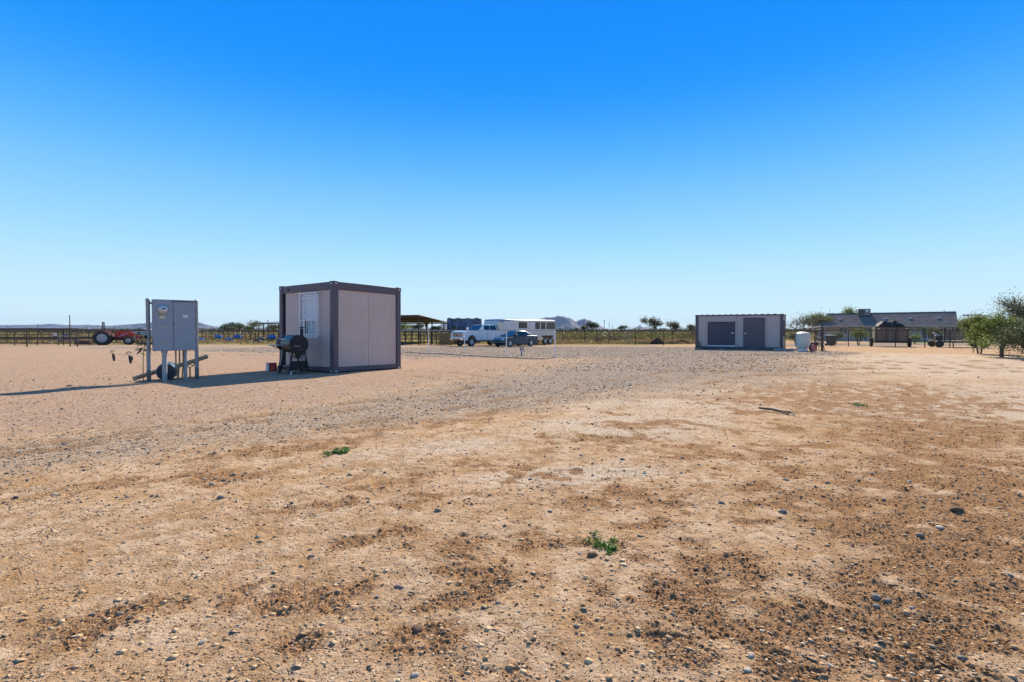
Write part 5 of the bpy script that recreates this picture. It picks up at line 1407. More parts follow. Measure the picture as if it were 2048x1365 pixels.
for x_ in (2.0, 7.6, 10.4, 13.5):
    z_ = EZ + (RZ_ - EZ) * 2.3 / 4.5
    MB().box((x_, 2.3, z_ + .10), (0.42, 0.3, 0.10)).build('roof_vent', 'white_paint', house, 0.02)
for x_, y_ in ((0.8, 4.0), (6.3, 3.9), (HLn - 1.3, 4.1), (4.4, 1.3)):
    z_ = EZ + (RZ_ - EZ) * y_ / 4.5
    MB().cyl((x_, y_, z_), (x_, y_, z_ + 0.42), 0.05, n=8).build('vent_pipe', 'conduit_grey', house)
MB().path([(0.35, 4.4, RZ_), (0.35, 4.4, RZ_ + .7), (0.55, 4.4, RZ_ + .72)], 0.03, 6).build('antenna', 'galv_steel', house)

# far buildings on the plain
for px, d, w, h, lab in ((286, 118, 5.0, 1.9, 'small pale farm shed far behind the red tractor'), (1130, 480, 22, 4.0, 'long white farm building on the plain below the mountain')):
    p = at(px, d)
    fb = thing('farm_shed', lab, 'shed', p, 0.1)
    MB().bx((-w / 2, 0, 0), (w / 2, w * .4, h * .75)).build('wall', 'trailer_white', fb)
    MB().prism([(-w / 2 - .2, h * .752), (0, h), (w / 2 + .2, h * .752)], -.2, w * .4 + .2).build('roof', mat('pink_roof', (0.42, 0.30, 0.31), 0.8), fb)
    for k in (-.25, .2): MB().bx((w * k, -0.04, h * .25), (w * (k + .12), -0.005, h * .6)).build('window', 'house_glass', fb)
for px, d, w, lab in ((136, 62, 2.3, 'long dark blue water trough standing in the left pens'), (121, 70, 1.6, 'small blue tub far back in the left pens')):
    p = at(px, d)
    tg = thing('water_trough', lab, 'trough', p, 0.05)
    z0 = 0.35 if w > 2 else 0.75
    MB().prism([(-w / 2 + .1, z0), (-w / 2, z0 + .42), (-w / 2 + .05, z0 + .42), (-w / 2 + .14, z0 + .06), (w / 2 - .14, z0 + .06), (w / 2 - .05, z0 + .42), (w / 2, z0 + .42), (w / 2 - .1, z0)], -0.35, 0.35).build('basin', mat('trough_blue', (0.075, 0.09, 0.17), 0.5), tg)
    for x_ in (-w * .4, w * .4): MB().bx((x_ - .06, -0.3, -.1), (x_ + .06, 0.3, z0 - .002)).build('leg', 'dark_iron', tg)
# utility poles
mat('pole_wood', (0.13, 0.10, 0.085), 0.9, 0.0, 0.2, 4)
mat('pole_pale', (0.36, 0.35, 0.36), 0.8, 0.0, 0.1, 4)
for k, (px, d, ytop, arm, lab) in enumerate(((140, 92, 630.5, 0, 'slim pole rising behind the left corral'), (76, 300, 648, 0, 'far utility pole left of the slim pole'), (230, 230, 651, 0, 'far thin pole right above the tractor hood'), (240, 170, 650.5, 0, 'dark pole just right of the tractor roll bar'),
     (424, 260, 652.5, 0, 'far pole just right of the meter cabinet'), (441, 270, 653, 0, 'far pole above the blue barrels'), (1208.3, 210, 641, 1, 'utility pole with a cross-arm right of the mountain'), (1218.5, 190, 643.5, 0, 'plain pale pole beside the cross-arm pole'),
     (882.5, 240, 647, 0, 'pale pole between the shade roof and the hay stack'), (1111, 330, 646, 0, 'far pole just right of the horse trailer'), (1225, 420, 651, 0, 'tiny far pole right of the pale pole'), (1942.5, 95, 627, 1, 'wooden utility pole between the house and the right trees'))):
    p = at(px, d); H_ = zpx(ytop, d) - p.z
    up = thing('utility_pole', lab, 'pole', p, 0.2 * k, 'utility poles on the plain')
    rr = max(0.09, d * 0.00055)
    MB().cyl((0, 0, -.3), (0, 0, H_), rr, rr * .75, n=8).build('shaft', 'pole_pale' if 'pale' in lab else 'pole_wood', up)
    if arm:
        MB().bx((-1.3, -rr * .6, H_ - .45), (1.3, rr * .6, H_ - .25)).build('cross_arm', 'pole_wood', up)
        for x_ in (-1.1, -.5, .5, 1.1): MB().cyl((x_, 0, H_ - .248), (x_, 0, H_ - .08), 0.06, n=6).build('insulator', 'pole_pale', up)

# ------------------------------------------------------------------ vegetation
def leaves(name, pts, size, m, parent, seed, flat=0.0, aspect=0.5):
    """one mesh of small folded leaves at the given points"""
    g = np.random.default_rng(seed)
    n = len(pts)
    d = g.normal(size=(n, 3)); d[:, 2] = d[:, 2] * (1 - flat) + 0.25 * flat
    d /= np.linalg.norm(d, axis=1)[:, None] + 1e-9
    u = np.cross(d, g.normal(size=(n, 3))); u /= np.linalg.norm(u, axis=1)[:, None] + 1e-9
    L_ = size * g.uniform(0.55, 1.35, n)[:, None]
    w = L_ * aspect
    nrm = np.cross(d, u)
    p0 = pts - d * L_ * .5; p2 = pts + d * L_ * .5
    p1 = pts + u * w * .5 + nrm * w * .12; p3 = pts - u * w * .5 + nrm * w * .12
    V = np.stack([p0, p1, p2, p3], 1).reshape(-1, 3)
    k = np.arange(n) * 4
    F = np.concatenate([np.stack([k, k + 1, k + 2], 1), np.stack([k, k + 2, k + 3], 1)])
    tint = np.repeat(np.clip(g.beta(2, 2, n), 0, 1), 4)
    o = np_mesh(name, V, F, m, {'tint': tint})
    o.parent = parent
    return o
leaf_mat('leaf_bright', (0.04, 0.068, 0.016), (0.24, 0.29, 0.055), 0.45)
leaf_mat('leaf_olive', (0.035, 0.050, 0.018), (0.15, 0.165, 0.055))
leaf_mat('leaf_grey', (0.05, 0.06, 0.035), (0.19, 0.19, 0.11))
leaf_mat('leaf_dark', (0.012, 0.024, 0.009), (0.05, 0.075, 0.02), 0.2)
leaf_mat('leaf_dry', (0.14, 0.085, 0.035), (0.34, 0.25, 0.10))
leaf_mat('leaf_weed', (0.035, 0.10, 0.012), (0.13, 0.28, 0.03))
leaf_mat('leaf_field', (0.10, 0.095, 0.025), (0.27, 0.24, 0.06))
leaf_mat('leaf_scrub', (0.04, 0.035, 0.018), (0.13, 0.10, 0.045))
mat('bark', (0.115, 0.085, 0.062), 0.9, 0.0, 0.3, 12, bump=0.5, bscale=30)
mat('bark_pale', (0.30, 0.26, 0.21), 0.9, 0.0, 0.25, 12)
def tree(name, label, loc, H_, rad, n_leaf, lsize, lm, seed, trunk_r=0.06, low=0.3, stems=1, bark='bark', sparse=0.0, squash=1.0, group=None, cat='tree', depth=3, lean=(0, 0), clump=0.30, skirt=0.0):
    g = np.random.default_rng(seed); rn = random.Random(seed)
    t = thing(name, label, cat, loc, 0, group)
    mb = MB(); tips = []
    def grow(p, d, L_, r, lev):
        q = p + d * L_
        midp = p.lerp(q, .5) + Vector((rn.uniform(-1, 1), rn.uniform(-1, 1), 0)) * L_ * .06
        mb.path([p, midp, q], [r, r * .85, r * .68], 6 if lev < 2 else 4)
        if lev >= depth: tips.append((q, lev)); tips.append((midp, lev)); return
        if lev >= 1: tips.append((q, lev))
        k = rn.choice((2, 3, 3)) if lev else rn.choice((3, 4))
        for i in range(k):
            a = 2 * math.pi * (i + rn.uniform(-.3, .3)) / k + seed
            sp = rn.uniform(0.45, 0.95)
            nd = (d * 0.75 + Vector((math.cos(a) * sp, math.sin(a) * sp, rn.uniform(0.0, .45)))).normalized()
            grow(q, nd, L_ * rn.uniform(.6, .85), r * .6, lev + 1)
    for s in range(stems):
        a = 2 * math.pi * s / max(stems, 1) + seed
        d0 = Vector((lean[0] + (0.25 * math.cos(a) if stems > 1 else 0), lean[1] + (0.25 * math.sin(a) if stems > 1 else 0), 1)).normalized()
        grow(Vector((0.05 * math.cos(a) * (stems > 1), 0.05 * math.sin(a) * (stems > 1), -0.05)), d0, H_ * low, trunk_r, 0)
    # scale the branch tips into the crown's box
    T = np.array([list(p) for p, _ in tips])
    c = np.array([lean[0] * H_ * .6, lean[1] * H_ * .6, 0])
    top = T[:, 2].max(); rr = np.percentile(np.hypot(T[:, 0] - c[0], T[:, 1] - c[1]), 92)
    kz, kr = (H_ * 0.93) / top, rad * .85 / max(rr, 1e-3)
    f = lambda p: (c[0] * min(1, max(0, p[2]) / H_) + (p[0] - c[0] * min(1, max(0, p[2]) / H_)) * (1 + (kr - 1) * min(1, max(0, p[2]) / (H_ * .45))), c[1] * min(1, max(0, p[2]) / H_) + (p[1] - c[1] * min(1, max(0, p[2]) / H_)) * (1 + (kr - 1) * min(1, max(0, p[2]) / (H_ * .45))), p[2] * kz)
    mb.v = [f(p) for p in mb.v]
    T = np.array([f(p) for p in T])
    mb.build('trunk', bark, t)
    if n_leaf:
        keep = g.uniform(size=len(T)) > sparse
        T = T[keep] if keep.sum() > 3 else T
        w = g.uniform(0.3, 1.0, len(T)); w /= w.sum()
        idx = g.choice(len(T), n_leaf, p=w)
        cr_ = rad * clump * g.uniform(0.6, 1.3, len(T))
        P_ = T[idx] + g.normal(size=(n_leaf, 3)) * cr_[idx][:, None] * np.array([0.6, 0.6, 0.5 * squash])
        if skirt:      # foliage hanging nearly to the ground, in uneven bunches
            ns = int(n_leaf * skirt); nb = 46
            ba = g.uniform(0, 2 * math.pi, nb); bz = g.uniform(0.26, 0.85, nb) * H_; bq = rad * g.uniform(.35, .92, nb)
            kb = g.integers(0, nb, ns)
            Q = np.stack([bq * np.cos(ba), bq * np.sin(ba), bz], 1)[kb] + g.normal(size=(ns, 3)) * rad * .13
            P_[:ns] = Q
        P_[:, 2] = np.clip(P_[:, 2], 0.06, None)
        leaves('crown', P_, lsize, lm, t, seed + 1)
    return t

# trees at the right edge
tree('mesquite_tree', 'bushy green small tree right of the house, leftmost of the right-hand clump', at(1960, 29.2), 2.2, 0.85, 10500, 0.085, 'leaf_bright', 5, 0.05, .2, 2, squash=1.4, clump=.26, skirt=.35)
tree('mesquite_tree', 'thick-trunked green tree in the middle of the right-hand clump', at(2004, 25.0), 2.2, 0.95, 11500, 0.085, 'leaf_bright', 9, 0.10, .24, 1, squash=1.4, clump=.26, skirt=.35)
tree('mesquite_tree', 'tall grey-green tree at the right edge of the picture', at(2100, 26.0), 3.3, 1.9, 18000, 0.08, 'leaf_grey', 14, 0.10, .25, 3, squash=1.2, lean=(-.12, 0), clump=.20, skirt=.35)
tree('mesquite_tree', 'low dusty bush under the right edge trees', at(2062, 23.0), 1.5, 1.5, 9000, 0.07, 'leaf_olive', 17, 0.04, .2, 4, clump=.35, skirt=.5)
tree('mesquite_tree', 'hazy grey bush between the house and the right-hand trees', at(1928, 72), 3.2, 2.6, 3000, 0.2, 'leaf_grey', 23, 0.10, .3, 2)
# round the house
tree('desert_tree', 'leaning half-bare tree just right of the shipping container', at(1618, 66), 3.9, 2.3, 1600, 0.16, 'leaf_grey', 31, 0.10, .3, 2, 'bark', .2, lean=(-.35, 0), clump=.28)
tree('desert_tree', 'round yellow-green tree at the left end of the house', at(1634, 80), 4.3, 2.1, 5000, 0.18, 'leaf_bright', 35, 0.12, .3, 1)
tree('desert_tree', 'green tree crown rising behind the house roof beside the cooler', at(1700, 96), 6.0, 1.9, 2500, 0.22, 'leaf_bright', 38, 0.15, .4, 1, sparse=.2)
tree('garden_bush', 'loose green bush behind the mesh fence in front of the porch', at(1717, 52), 1.65, 0.95, 2400, 0.09, 'leaf_bright', 41, 0.04, .25, 3, cat='bush')
tree('garden_bush', 'small green bush at the porch right of the rubbish bin', at(1672, 58), 1.35, 0.9, 1500, 0.1, 'leaf_olive', 43, 0.03, .25, 3, cat='bush')
tree('garden_bush', 'rounded green bush on the lawn right of the tarped trailer', at(1830, 58), 1.1, 0.8, 1500, 0.09, 'leaf_bright', 45, 0.03, .25, 3, cat='bush')
tree('garden_bush', 'tall green shrub behind the engine end of the flatbed trailer', at(1868, 52), 1.75, 0.9, 1700, 0.10, 'leaf_olive', 48, 0.04, .25, 3, cat='bush')
tree('garden_bush', 'dark cactus-like bush between the container and the cream tank', at(1592, 50), 1.3, 0.8, 1400, 0.12, 'leaf_olive', 50, 0.04, .25, 3, cat='bush')
# beyond the boundary fence
tree('young_tree', 'tallest sparse leafy tree behind the boundary fence', at(1304, 62), 3.25, 1.25, 1500, 0.19, 'leaf_grey', 55, 0.06, .38, 1, 'bark', .25, clump=.26)
tree('young_tree', 'second sparse leafy tree behind the boundary fence', at(1345, 62), 2.6, 1.05, 1250, 0.18, 'leaf_grey', 58, 0.06, .35, 1, 'bark', .2, clump=.26)
tree('young_tree', 'leafy sapling tight against the left end of the shipping container', at(1386, 60), 2.4, 0.75, 700, 0.18, 'leaf_grey', 61, 0.05, .4, 1, 'bark', .2, clump=.28)
tree('bare_tree', 'leafless pale sapling behind the boundary fence', at(1255, 58), 2.3, 0.95, 0, 0.1, 'leaf_dry', 66, 0.05, .35, 2, 'bark_pale')
tree('plain_tree', 'dark round tree on the plain right of the twin-peaked mountain', at(1184.5, 210), 4.9, 2.6, 2600, 0.35, 'leaf_dark', 71, 0.2, .3, 1)
tree('plain_tree', 'smaller dark tree left of the dark round tree', at(1168.5, 190), 3.3, 1.8, 1400, 0.3, 'leaf_dark', 74, 0.15, .3, 1)
tree('plain_tree', 'pale thin scrub tree left of the two dark trees', at(1153, 170), 2.4, 1.2, 500, 0.25, 'leaf_grey', 77, 0.1, .3, 2)
tree('plain_tree', 'dark bushy tree behind the leafless sapling', at(1246, 150), 2.9, 1.4, 1200, 0.25, 'leaf_dark', 79, 0.1, .3, 1)
for k, (px, d, h, r_, lm, lab) in enumerate(((455, 150, 3.3, 2.0, 'leaf_dark', 'dark bushy tree left of the others behind the blue barrels'), (467, 165, 4.0, 2.6, 'leaf_dark', 'largest dark tree behind the blue barrels'), (478, 160, 3.5, 1.9, 'leaf_olive', 'olive tree right of the largest dark tree'),
     (511, 120, 3.6, 2.4, 'leaf_olive', 'spreading olive tree left of the low shade roof'), (497, 180, 3.0, 1.6, 'leaf_olive', 'small olive tree between the larger ones'), (547, 150, 3.2, 2.4, 'leaf_olive', 'olive tree seen under the low shade roof'),
     (808, 130, 3.2, 2.4, 'leaf_bright', 'yellow-green tree hugging the cabin corner below the brown roof'), (827, 190, 3.8, 2.2, 'leaf_dark', 'dark round tree left of the shade roof post'), (841, 190, 3.9, 2.0, 'leaf_olive', 'olive tree behind the shade roof posts'), (868, 240, 3.4, 1.7, 'leaf_dark', 'dark tree right of the palm'), (876, 260, 3.2, 2.0, 'leaf_dark', 'dark tree nearest the hay stack'))):
    tree('plain_tree', lab, at(px, d), h, r_, 1300, 0.09 + d * 0.0013, lm, 90 + 3 * k, 0.12, .3, 1, group='trees behind the pens')
# fan palm
pp = at(853, 175)
pal = thing('fan_palm', 'single shaggy palm seen below the brown shade roof', 'palm tree', pp)
MB().path([(0, 0, -.2), (0.05, 0, 2.0), (0, 0, 4.2)], [0.28, 0.22, 0.2], 8).build('trunk', 'bark', pal)
g_ = np.random.default_rng(4); q_ = g_.normal(size=(900, 3)); q_ /= np.linalg.norm(q_, axis=1)[:, None]
leaves('crown', q_ * np.array([1.0, 1.0, 0.95]) * g_.uniform(.4, 1.05, (900, 1)) + np.array([0, 0, 4.2]), 0.55, 'leaf_olive', pal, 6, aspect=.25)
leaves('dead_skirt', q_[:500] * np.array([0.5, 0.5, 1.0]) * g_.uniform(.5, 1.0, (500, 1)) + np.array([0, 0, 3.0]), 0.5, 'leaf_dry', pal, 7, aspect=.25)

# sapling beside the meter cabinet
sp0 = G(287, 763.5)
sap = thing('young_sapling', 'thin young sapling with broad leaves beside the left post of the meter cabinet', 'sapling', sp0)
MB().path([(0, 0, -.03), (-0.005, 0, 0.4), (0.012, 0, 0.7), (0.04, 0, 0.85), (0.02, 0, 1.04)], [0.011, 0.010, 0.009, 0.008, 0.004], 7).build('stem', mat('green_stem', (0.20, 0.17, 0.07), 0.7), sap)
def big_leaf(mb, base, d, L_, w):
    base = Vector(base); d = Vector(d).normalized(); s = d.cross(Vector((0, 0, 1))).normalized(); n = s.cross(d)
    pts = []
    for k, (t, q) in enumerate(((0, .05), (.25, .8), (.55, 1), (.8, .6), (1, .02))):
        c = base + d * L_ * t - Vector((0, 0, 1)) * L_ * .25 * t * t
        pts += [c - s * w * q * .5 + n * w * .15 * q, c, c + s * w * q * .5 + n * w * .15 * q]
    mb.add(pts, [(3 * i + j, 3 * i + j + 1, 3 * i + j + 4, 3 * i + j + 3) for i in range(4) for j in range(2)])
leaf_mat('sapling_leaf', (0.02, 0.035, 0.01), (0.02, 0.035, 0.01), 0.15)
leaf_mat('sapling_leaf_lit', (0.16, 0.24, 0.03), (0.16, 0.24, 0.03), 0.5)  # bright copy of the same leaf, sunlight put into its colour
for b_, d_, L_, w_ in (((0.012, 0, 0.62), (-1, .1, .75), 0.15, 0.07), ((0.012, 0, 0.60), (1, .1, .7), 0.10, 0.07), ((0.015, 0, 0.61), (.3, -1, .6), 0.09, 0.06)):
    m_ = MB(); big_leaf(m_, b_, d_, L_, w_); m_.build('leaf', 'sapling_leaf_lit', sap)
rn = random.Random(3)
for k in range(60):
    a_ = rn.uniform(0, 6.28); z_ = rn.uniform(.74, 1.08)
    m_ = MB(); big_leaf(m_, (0.03 + 0.03 * math.cos(a_), 0.03 * math.sin(a_), z_), (math.cos(a_), math.sin(a_), rn.uniform(-.4, .5)), rn.uniform(.12, .24), rn.uniform(.04, .07))
    m_.build('leaf', 'sapling_leaf', sap)

# brush piles
for px, d, r_, h, lab in ((1315, 57, 0.85, 0.85, 'dark heap of brush behind the boundary fence left of the container'), (1364, 60, 1.1, 0.5, 'low flat heap of brush nearest the shipping container'), (1232, 72, 1.6, 0.6, 'dark brown scrub mound in the rough field'), (1197, 66, 1.2, 0.5, 'small brown scrub mound near the cross-arm pole')):
    p = at(px, d)
    bp_ = thing('brush_pile', lab, 'brush pile', p)
    g_ = np.random.default_rng(int(px)); n = 1500
    a_ = g_.uniform(0, 6.28, n); q = np.sqrt(g_.uniform(0, 1, n)); z_ = h * (1 - q ** 1.6) * g_.uniform(.1, 1, n)
    leaves('brush', np.stack([q * r_ * np.cos(a_), q * r_ * .8 * np.sin(a_), z_], 1), 0.16, 'leaf_scrub', bp_, int(px), aspect=.3)
    MB().lathe([(r_ * .85, 0), (r_ * .6, h * .5), (r_ * .2, h * .8), (0.02, h * .85)], n=12).build('soil_core', mat('brush_soil', (0.09, 0.062, 0.04), 1.0, var=.4, spec=0.0, bump=.6, bscale=8), bp_)

# rough growth on the plain (uncountable)
def scatter(name, label, n, xr, yr, size, lm, hgt, seed, clumps=60, spread=2.0):
    g = np.random.default_rng(seed)
    cy = np.exp(g.uniform(math.log(yr[0]), math.log(yr[1]), clumps)); cx = g.uniform(xr[0], xr[1], clumps) * cy
    k = g.integers(0, clumps, n)
    sp_ = spread * (0.5 + cy[k] / yr[0] * .6)
    x = cx[k] + g.normal(size=n) * sp_ * 2.2; y = np.clip(cy[k] + g.normal(size=n) * sp_, yr[0], yr[1] * 1.2)
    z = gz(y) + np.abs(g.normal(size=n)) * hgt * (0.6 + y / yr[0] * .25)
    sz = size * (y / yr[0]) ** .7
    o = leaves(name, np.stack([x, y, z], 1), sz[:, None][:, 0], lm, None, seed, aspect=.45) if False else leaves_var(name, np.stack([x, y, z], 1), sz, lm, seed)
    o['kind'] = 'stuff'; o['label'] = label; o['category'] = 'vegetation'
    return o
def leaves_var(name, pts, sz, lm, seed):
    g = np.random.default_rng(seed); n = len(pts)
    d = g.normal(size=(n, 3)); d[:, 2] = np.abs(d[:, 2]) + .6; d /= np.linalg.norm(d, axis=1)[:, None]
    u = np.cross(d, g.normal(size=(n, 3))); u /= np.linalg.norm(u, axis=1)[:, None] + 1e-9
    L_ = (sz * g.uniform(.5, 1.4, n))[:, None]
    V = np.stack([pts - u * L_ * .3, pts + d * L_, pts + u * L_ * .3], 1).reshape(-1, 3)
    F = np.arange(3 * n).reshape(-1, 3)
    return np_mesh(name, V, F, lm, {'tint': np.repeat(g.beta(2, 2, n), 3)})
scatter('dry_weeds', 'dry brown weeds in the rough field beyond the boundary fence', 26000, (0.02, 0.42), (58, 90), 0.16, 'leaf_dry', 0.10, 201, 90, 1.2)
scatter('green_weeds', 'band of yellow-green weeds across the rough field', 26000, (-0.1, 0.5), (88, 170), 0.30, 'leaf_field', 0.22, 203, 90, 3.0)
scatter('scrub_line', 'dark line of far scrub along the horizon', 30000, (-1.2, 1.2), (190, 520), 0.6, 'leaf_scrub', 0.55, 205, 260, 7.0)
scatter('field_scrub', 'dark scattered scrub in the middle of the field', 12000, (0.03, 0.45), (75, 150), 0.24, 'leaf_scrub', 0.30, 207, 45, 1.0)
scatter('dry_grass', 'straw-coloured grass in the left pens', 26000, (-1.15, -0.35), (58, 130), 0.22, 'leaf_dry', 0.12, 209, 160, 2.0)
scatter('far_treeline', 'far-off mass of trees along the horizon', 26000, (-1.2, 1.2), (420, 800), 1.1, 'leaf_dark', 1.3, 211, 160, 12.0)

# ------------------------------------------------------------------ stones, clods and weeds on the near ground
mat('stone_grey', (0.24, 0.20, 0.165), 0.9, 0.0, 0.35, 30, spec=0.1, bump=0.3, bscale=60, dirt=(0.50, 0.34, 0.21), dirt_amt=0.75)
mat('stone_pale', (0.42, 0.36, 0.30), 0.85, 0.0, 0.25, 30, bump=0.3, bscale=60, dirt=(0.45, 0.33, 0.22), dirt_amt=0.4)
mat('clod_brown', (0.20, 0.115, 0.062), 0.95, 0.0, 0.35, 30, bump=0.5, bscale=50)
def ico_unit():
    bm = bmesh.new(); bmesh.ops.create_icosphere(bm, subdivisions=1, radius=1.0)
    v = np.array([p.co[:] for p in bm.verts]); f = np.array([[q.index for q in p.verts] for p in bm.faces]); bm.free()
    return v, f
def ico2():
    bm = bmesh.new(); bmesh.ops.create_icosphere(bm, subdivisions=2, radius=1.0)
    v = np.array([p.co[:] for p in bm.verts]); f = np.array([[q.index for q in p.verts] for p in bm.faces]); bm.free()
    return v, f
IV, IF = ico_unit(); I2V, I2F = ico2()
def stone_mesh(seed, m):
    g = np.random.default_rng(seed)
    v = I2V.copy()
    for _ in range(7):                     # knock flat facets off a lump
        d = g.normal(size=3); d /= np.linalg.norm(d); c = g.uniform(.62, .9)
        h = v @ d; v = v - np.outer(np.clip(h - c, 0, None), d)
    v *= np.array([1.0, g.uniform(.55, .85), g.uniform(.34, .55)])
    v += g.normal(size=v.shape) * .03
    o = np_mesh('stone', v, I2F, m)
    me = o.data; bpy.data.objects.remove(o)
    return me
SM = {k: [stone_mesh(300 + i + 50 * j, k) for i in range(4)] for j, k in enumerate(('stone_grey', 'stone_pale', 'clod_brown'))}
def put_stone(p, size, m, label, group, k):
    o = bpy.data.objects.new('stone', SM[m][k % 4]); COL.objects.link(o)
    o.scale = (size, size, size); o.rotation_euler = (0, 0, k * 1.7)
    zz = float(ground_z(p[0], p[1])[0])
    o.location = (p[0], p[1], zz + size * .10)
    tag(o, label, 'stone', group)
    return o
# stones that stand out in the photograph: pixel x, pixel y, width in pixels
BIG = [(876, 1024, 15, 'stone_grey', 'round blue-grey stone alone left of the middle foreground'), (1010, 1052, 11, 'stone_grey', 'dark stone right of the round blue-grey stone'), (623, 1113, 14, 'stone_grey', 'grey stone with long shadow in the left foreground'),
       (305, 995, 12, 'stone_grey', 'dark stone near the left gravel edge'), (442, 1000, 16, 'stone_grey', 'flat dark stone just below the left gravel edge'), (1565, 1026, 20, 'stone_grey', 'oval dark stone right of the middle foreground'),
       (1752, 1197, 22, 'stone_grey', 'largest grey stone of the trio at lower right'), (1774, 1203, 20, 'stone_grey', 'pale-edged stone of the trio at lower right, the rightmost'), (1753, 1212, 17, 'stone_grey', 'lowest stone of the trio at lower right'),
       (1697, 1137, 14, 'stone_grey', 'small grey stone above the trio at lower right'), (406, 1277, 18, 'stone_pale', 'pale round pebble in the lower left foreground'), (239, 1225, 16, 'stone_grey', 'grey stone on the rust-brown streak at lower left'),
       (395, 1151, 13, 'stone_pale', 'pale pebble in the left foreground'), (795, 1173, 14, 'stone_grey', 'dark stone below the left middle foreground'), (755, 1192, 11, 'stone_grey', 'small dark stone left of a brown scar'), (830, 1350, 17, 'stone_pale', 'smooth tan pebble at the bottom of the picture'),
       (1153, 1257, 13, 'stone_grey', 'dark stone in the cracked pale crust'), (1495, 1347, 16, 'stone_pale', 'pale stone at the bottom right of the middle'), (1659, 1332, 18, 'stone_pale', 'pale flat stone at the bottom right'), (1502, 1317, 16, 'stone_pale', 'pale stone above the one at the bottom edge'),
       (1840, 1074, 15, 'stone_grey', 'grey stone in the brown soil on the right'), (1880, 1058, 18, 'stone_pale', 'whitish stone in the brown soil on the right'), (1924, 1318, 18, 'stone_grey', 'grey stone at the lower right corner'), (1443, 1008, 15, 'stone_grey', 'dark flat stone above the right middle'),
       (1915, 1023, 26, 'clod_brown', 'big dark brown clod on the right'), (835, 1255, 24, 'clod_brown', 'brown clod with broken crust at lower middle'), (1185, 1112, 22, 'clod_brown', 'flat brown clod just below the green weed'), (1214, 1122, 12, 'clod_brown', 'small dark clod right of the flat brown clod'),
       (1820, 965, 14, 'stone_pale', 'pale stone far right in the brown soil'), (515, 1075, 13, 'stone_grey', 'dark sliver of stone in the left foreground'), (620, 1100, 10, 'stone_grey', 'dark pebble just above the grey stone with a long shadow'),
       (1245, 920, 12, 'stone_grey', 'dark stone in the middle distance crust'), (1365, 918, 10, 'stone_grey', 'brown-grey stone right of centre in the crust'), (1655, 968, 12, 'stone_grey', 'dark stone on the crust right of centre'), (140, 773, 14, 'stone_grey', 'dark stone in the pink gravel at far left'), (1345, 1236, 13, 'stone_grey', 'grey stone right of the cracked crust')]
kk = 0
for px, py, w, m_, lab in BIG:
    p = G(px, py); size = w / FPX * math.hypot(p.y, CAM_H) * .5
    put_stone((p.x, p.y), size, m_, lab, 'stones that stand out on the bare ground', kk); kk += 1
rn = random.Random(21)
cnt = 0
while cnt < 70:
    px, py = rn.uniform(-60, 2110), rn.uniform(880, 1400)
    p = G(px, py)
    w = rn.choice((5, 6, 7, 8, 9, 11)); size = w / FPX * math.hypot(p.y, CAM_H) * .5
    put_stone((p.x, p.y), size, rn.choice(('stone_grey', 'stone_grey', 'stone_grey', 'stone_pale', 'clod_brown')), 'one of many small loose stones scattered over the tan foreground dirt', 'small loose stones in the foreground', kk); kk += 1; cnt += 1

def pebble_mat():
    m = bpy.data.materials.new('pebbles')
    nt, N, L, P = nodes_of(m)
    a = N.new('ShaderNodeAttribute'); a.attribute_name = 'col'
    L.new(a.outputs['Color'], P.inputs['Base Color']); P.inputs['Roughness'].default_value = .9; P.inputs['Specular IOR Level'].default_value = .0
    return m
PEB = pebble_mat()
OV = np.array([(1, 0, 0), (0, 1, 0), (-1, 0, 0), (0, -1, 0), (0, 0, 1), (0, 0, -.6), ], float)
OF = np.array([(0, 1, 4), (1, 2, 4), (2, 3, 4), (3, 0, 4), (1, 0, 5), (2, 1, 5), (3, 2, 5), (0, 3, 5)])
def pebbles(name, label, x, y, size, cols, seed, flat=(.35, .8), lift=.15, shape='ico'):
    g = np.random.default_rng(seed); n = len(x)
    BV, BF = (IV, IF) if shape == 'ico' else (OV, OF)
    z = ground_z(x, y)
    sc_ = np.stack([np.ones(n), g.uniform(.5, .95, n), g.uniform(flat[0], flat[1], n)], 1) * size[:, None]
    v = BV[None] * (1 + g.normal(size=(n, len(BV), 1)) * .16) * sc_[:, None, :]
    a = g.uniform(0, 2 * math.pi, n); t = g.normal(size=n) * .25
    ct, st = np.cos(t)[:, None], np.sin(t)[:, None]
    y1 = v[:, :, 1] * ct - v[:, :, 2] * st; z1 = v[:, :, 1] * st + v[:, :, 2] * ct
    ca, sa = np.cos(a)[:, None], np.sin(a)[:, None]
    X = v[:, :, 0] * ca - y1 * sa + x[:, None]; Y = v[:, :, 0] * sa + y1 * ca + y[:, None]
    Z = z1 + (z + sc_[:, 2] * lift)[:, None]
    F = (BF[None] + (np.arange(n) * len(BV))[:, None, None]).reshape(-1, 3)
    C = np.repeat(np.concatenate([cols, np.ones((n, 1))], 1), len(BV), 0)
    o = np_mesh(name, np.stack([X, Y, Z], 2).reshape(-1, 3), F, PEB, {'col': C})
    o['kind'] = 'stuff'; o['label'] = label; o['category'] = 'gravel'
    return o
def in_view(n, g, y0, y1):
    """random ground spots, thinning out with distance so that near grit is as dense in view as far grit"""
    d = 1 / g.uniform(1 / y1, 1 / y0, n); x = g.uniform(-1.12, 1.12, n) * d
    return x, d
g = np.random.default_rng(5)
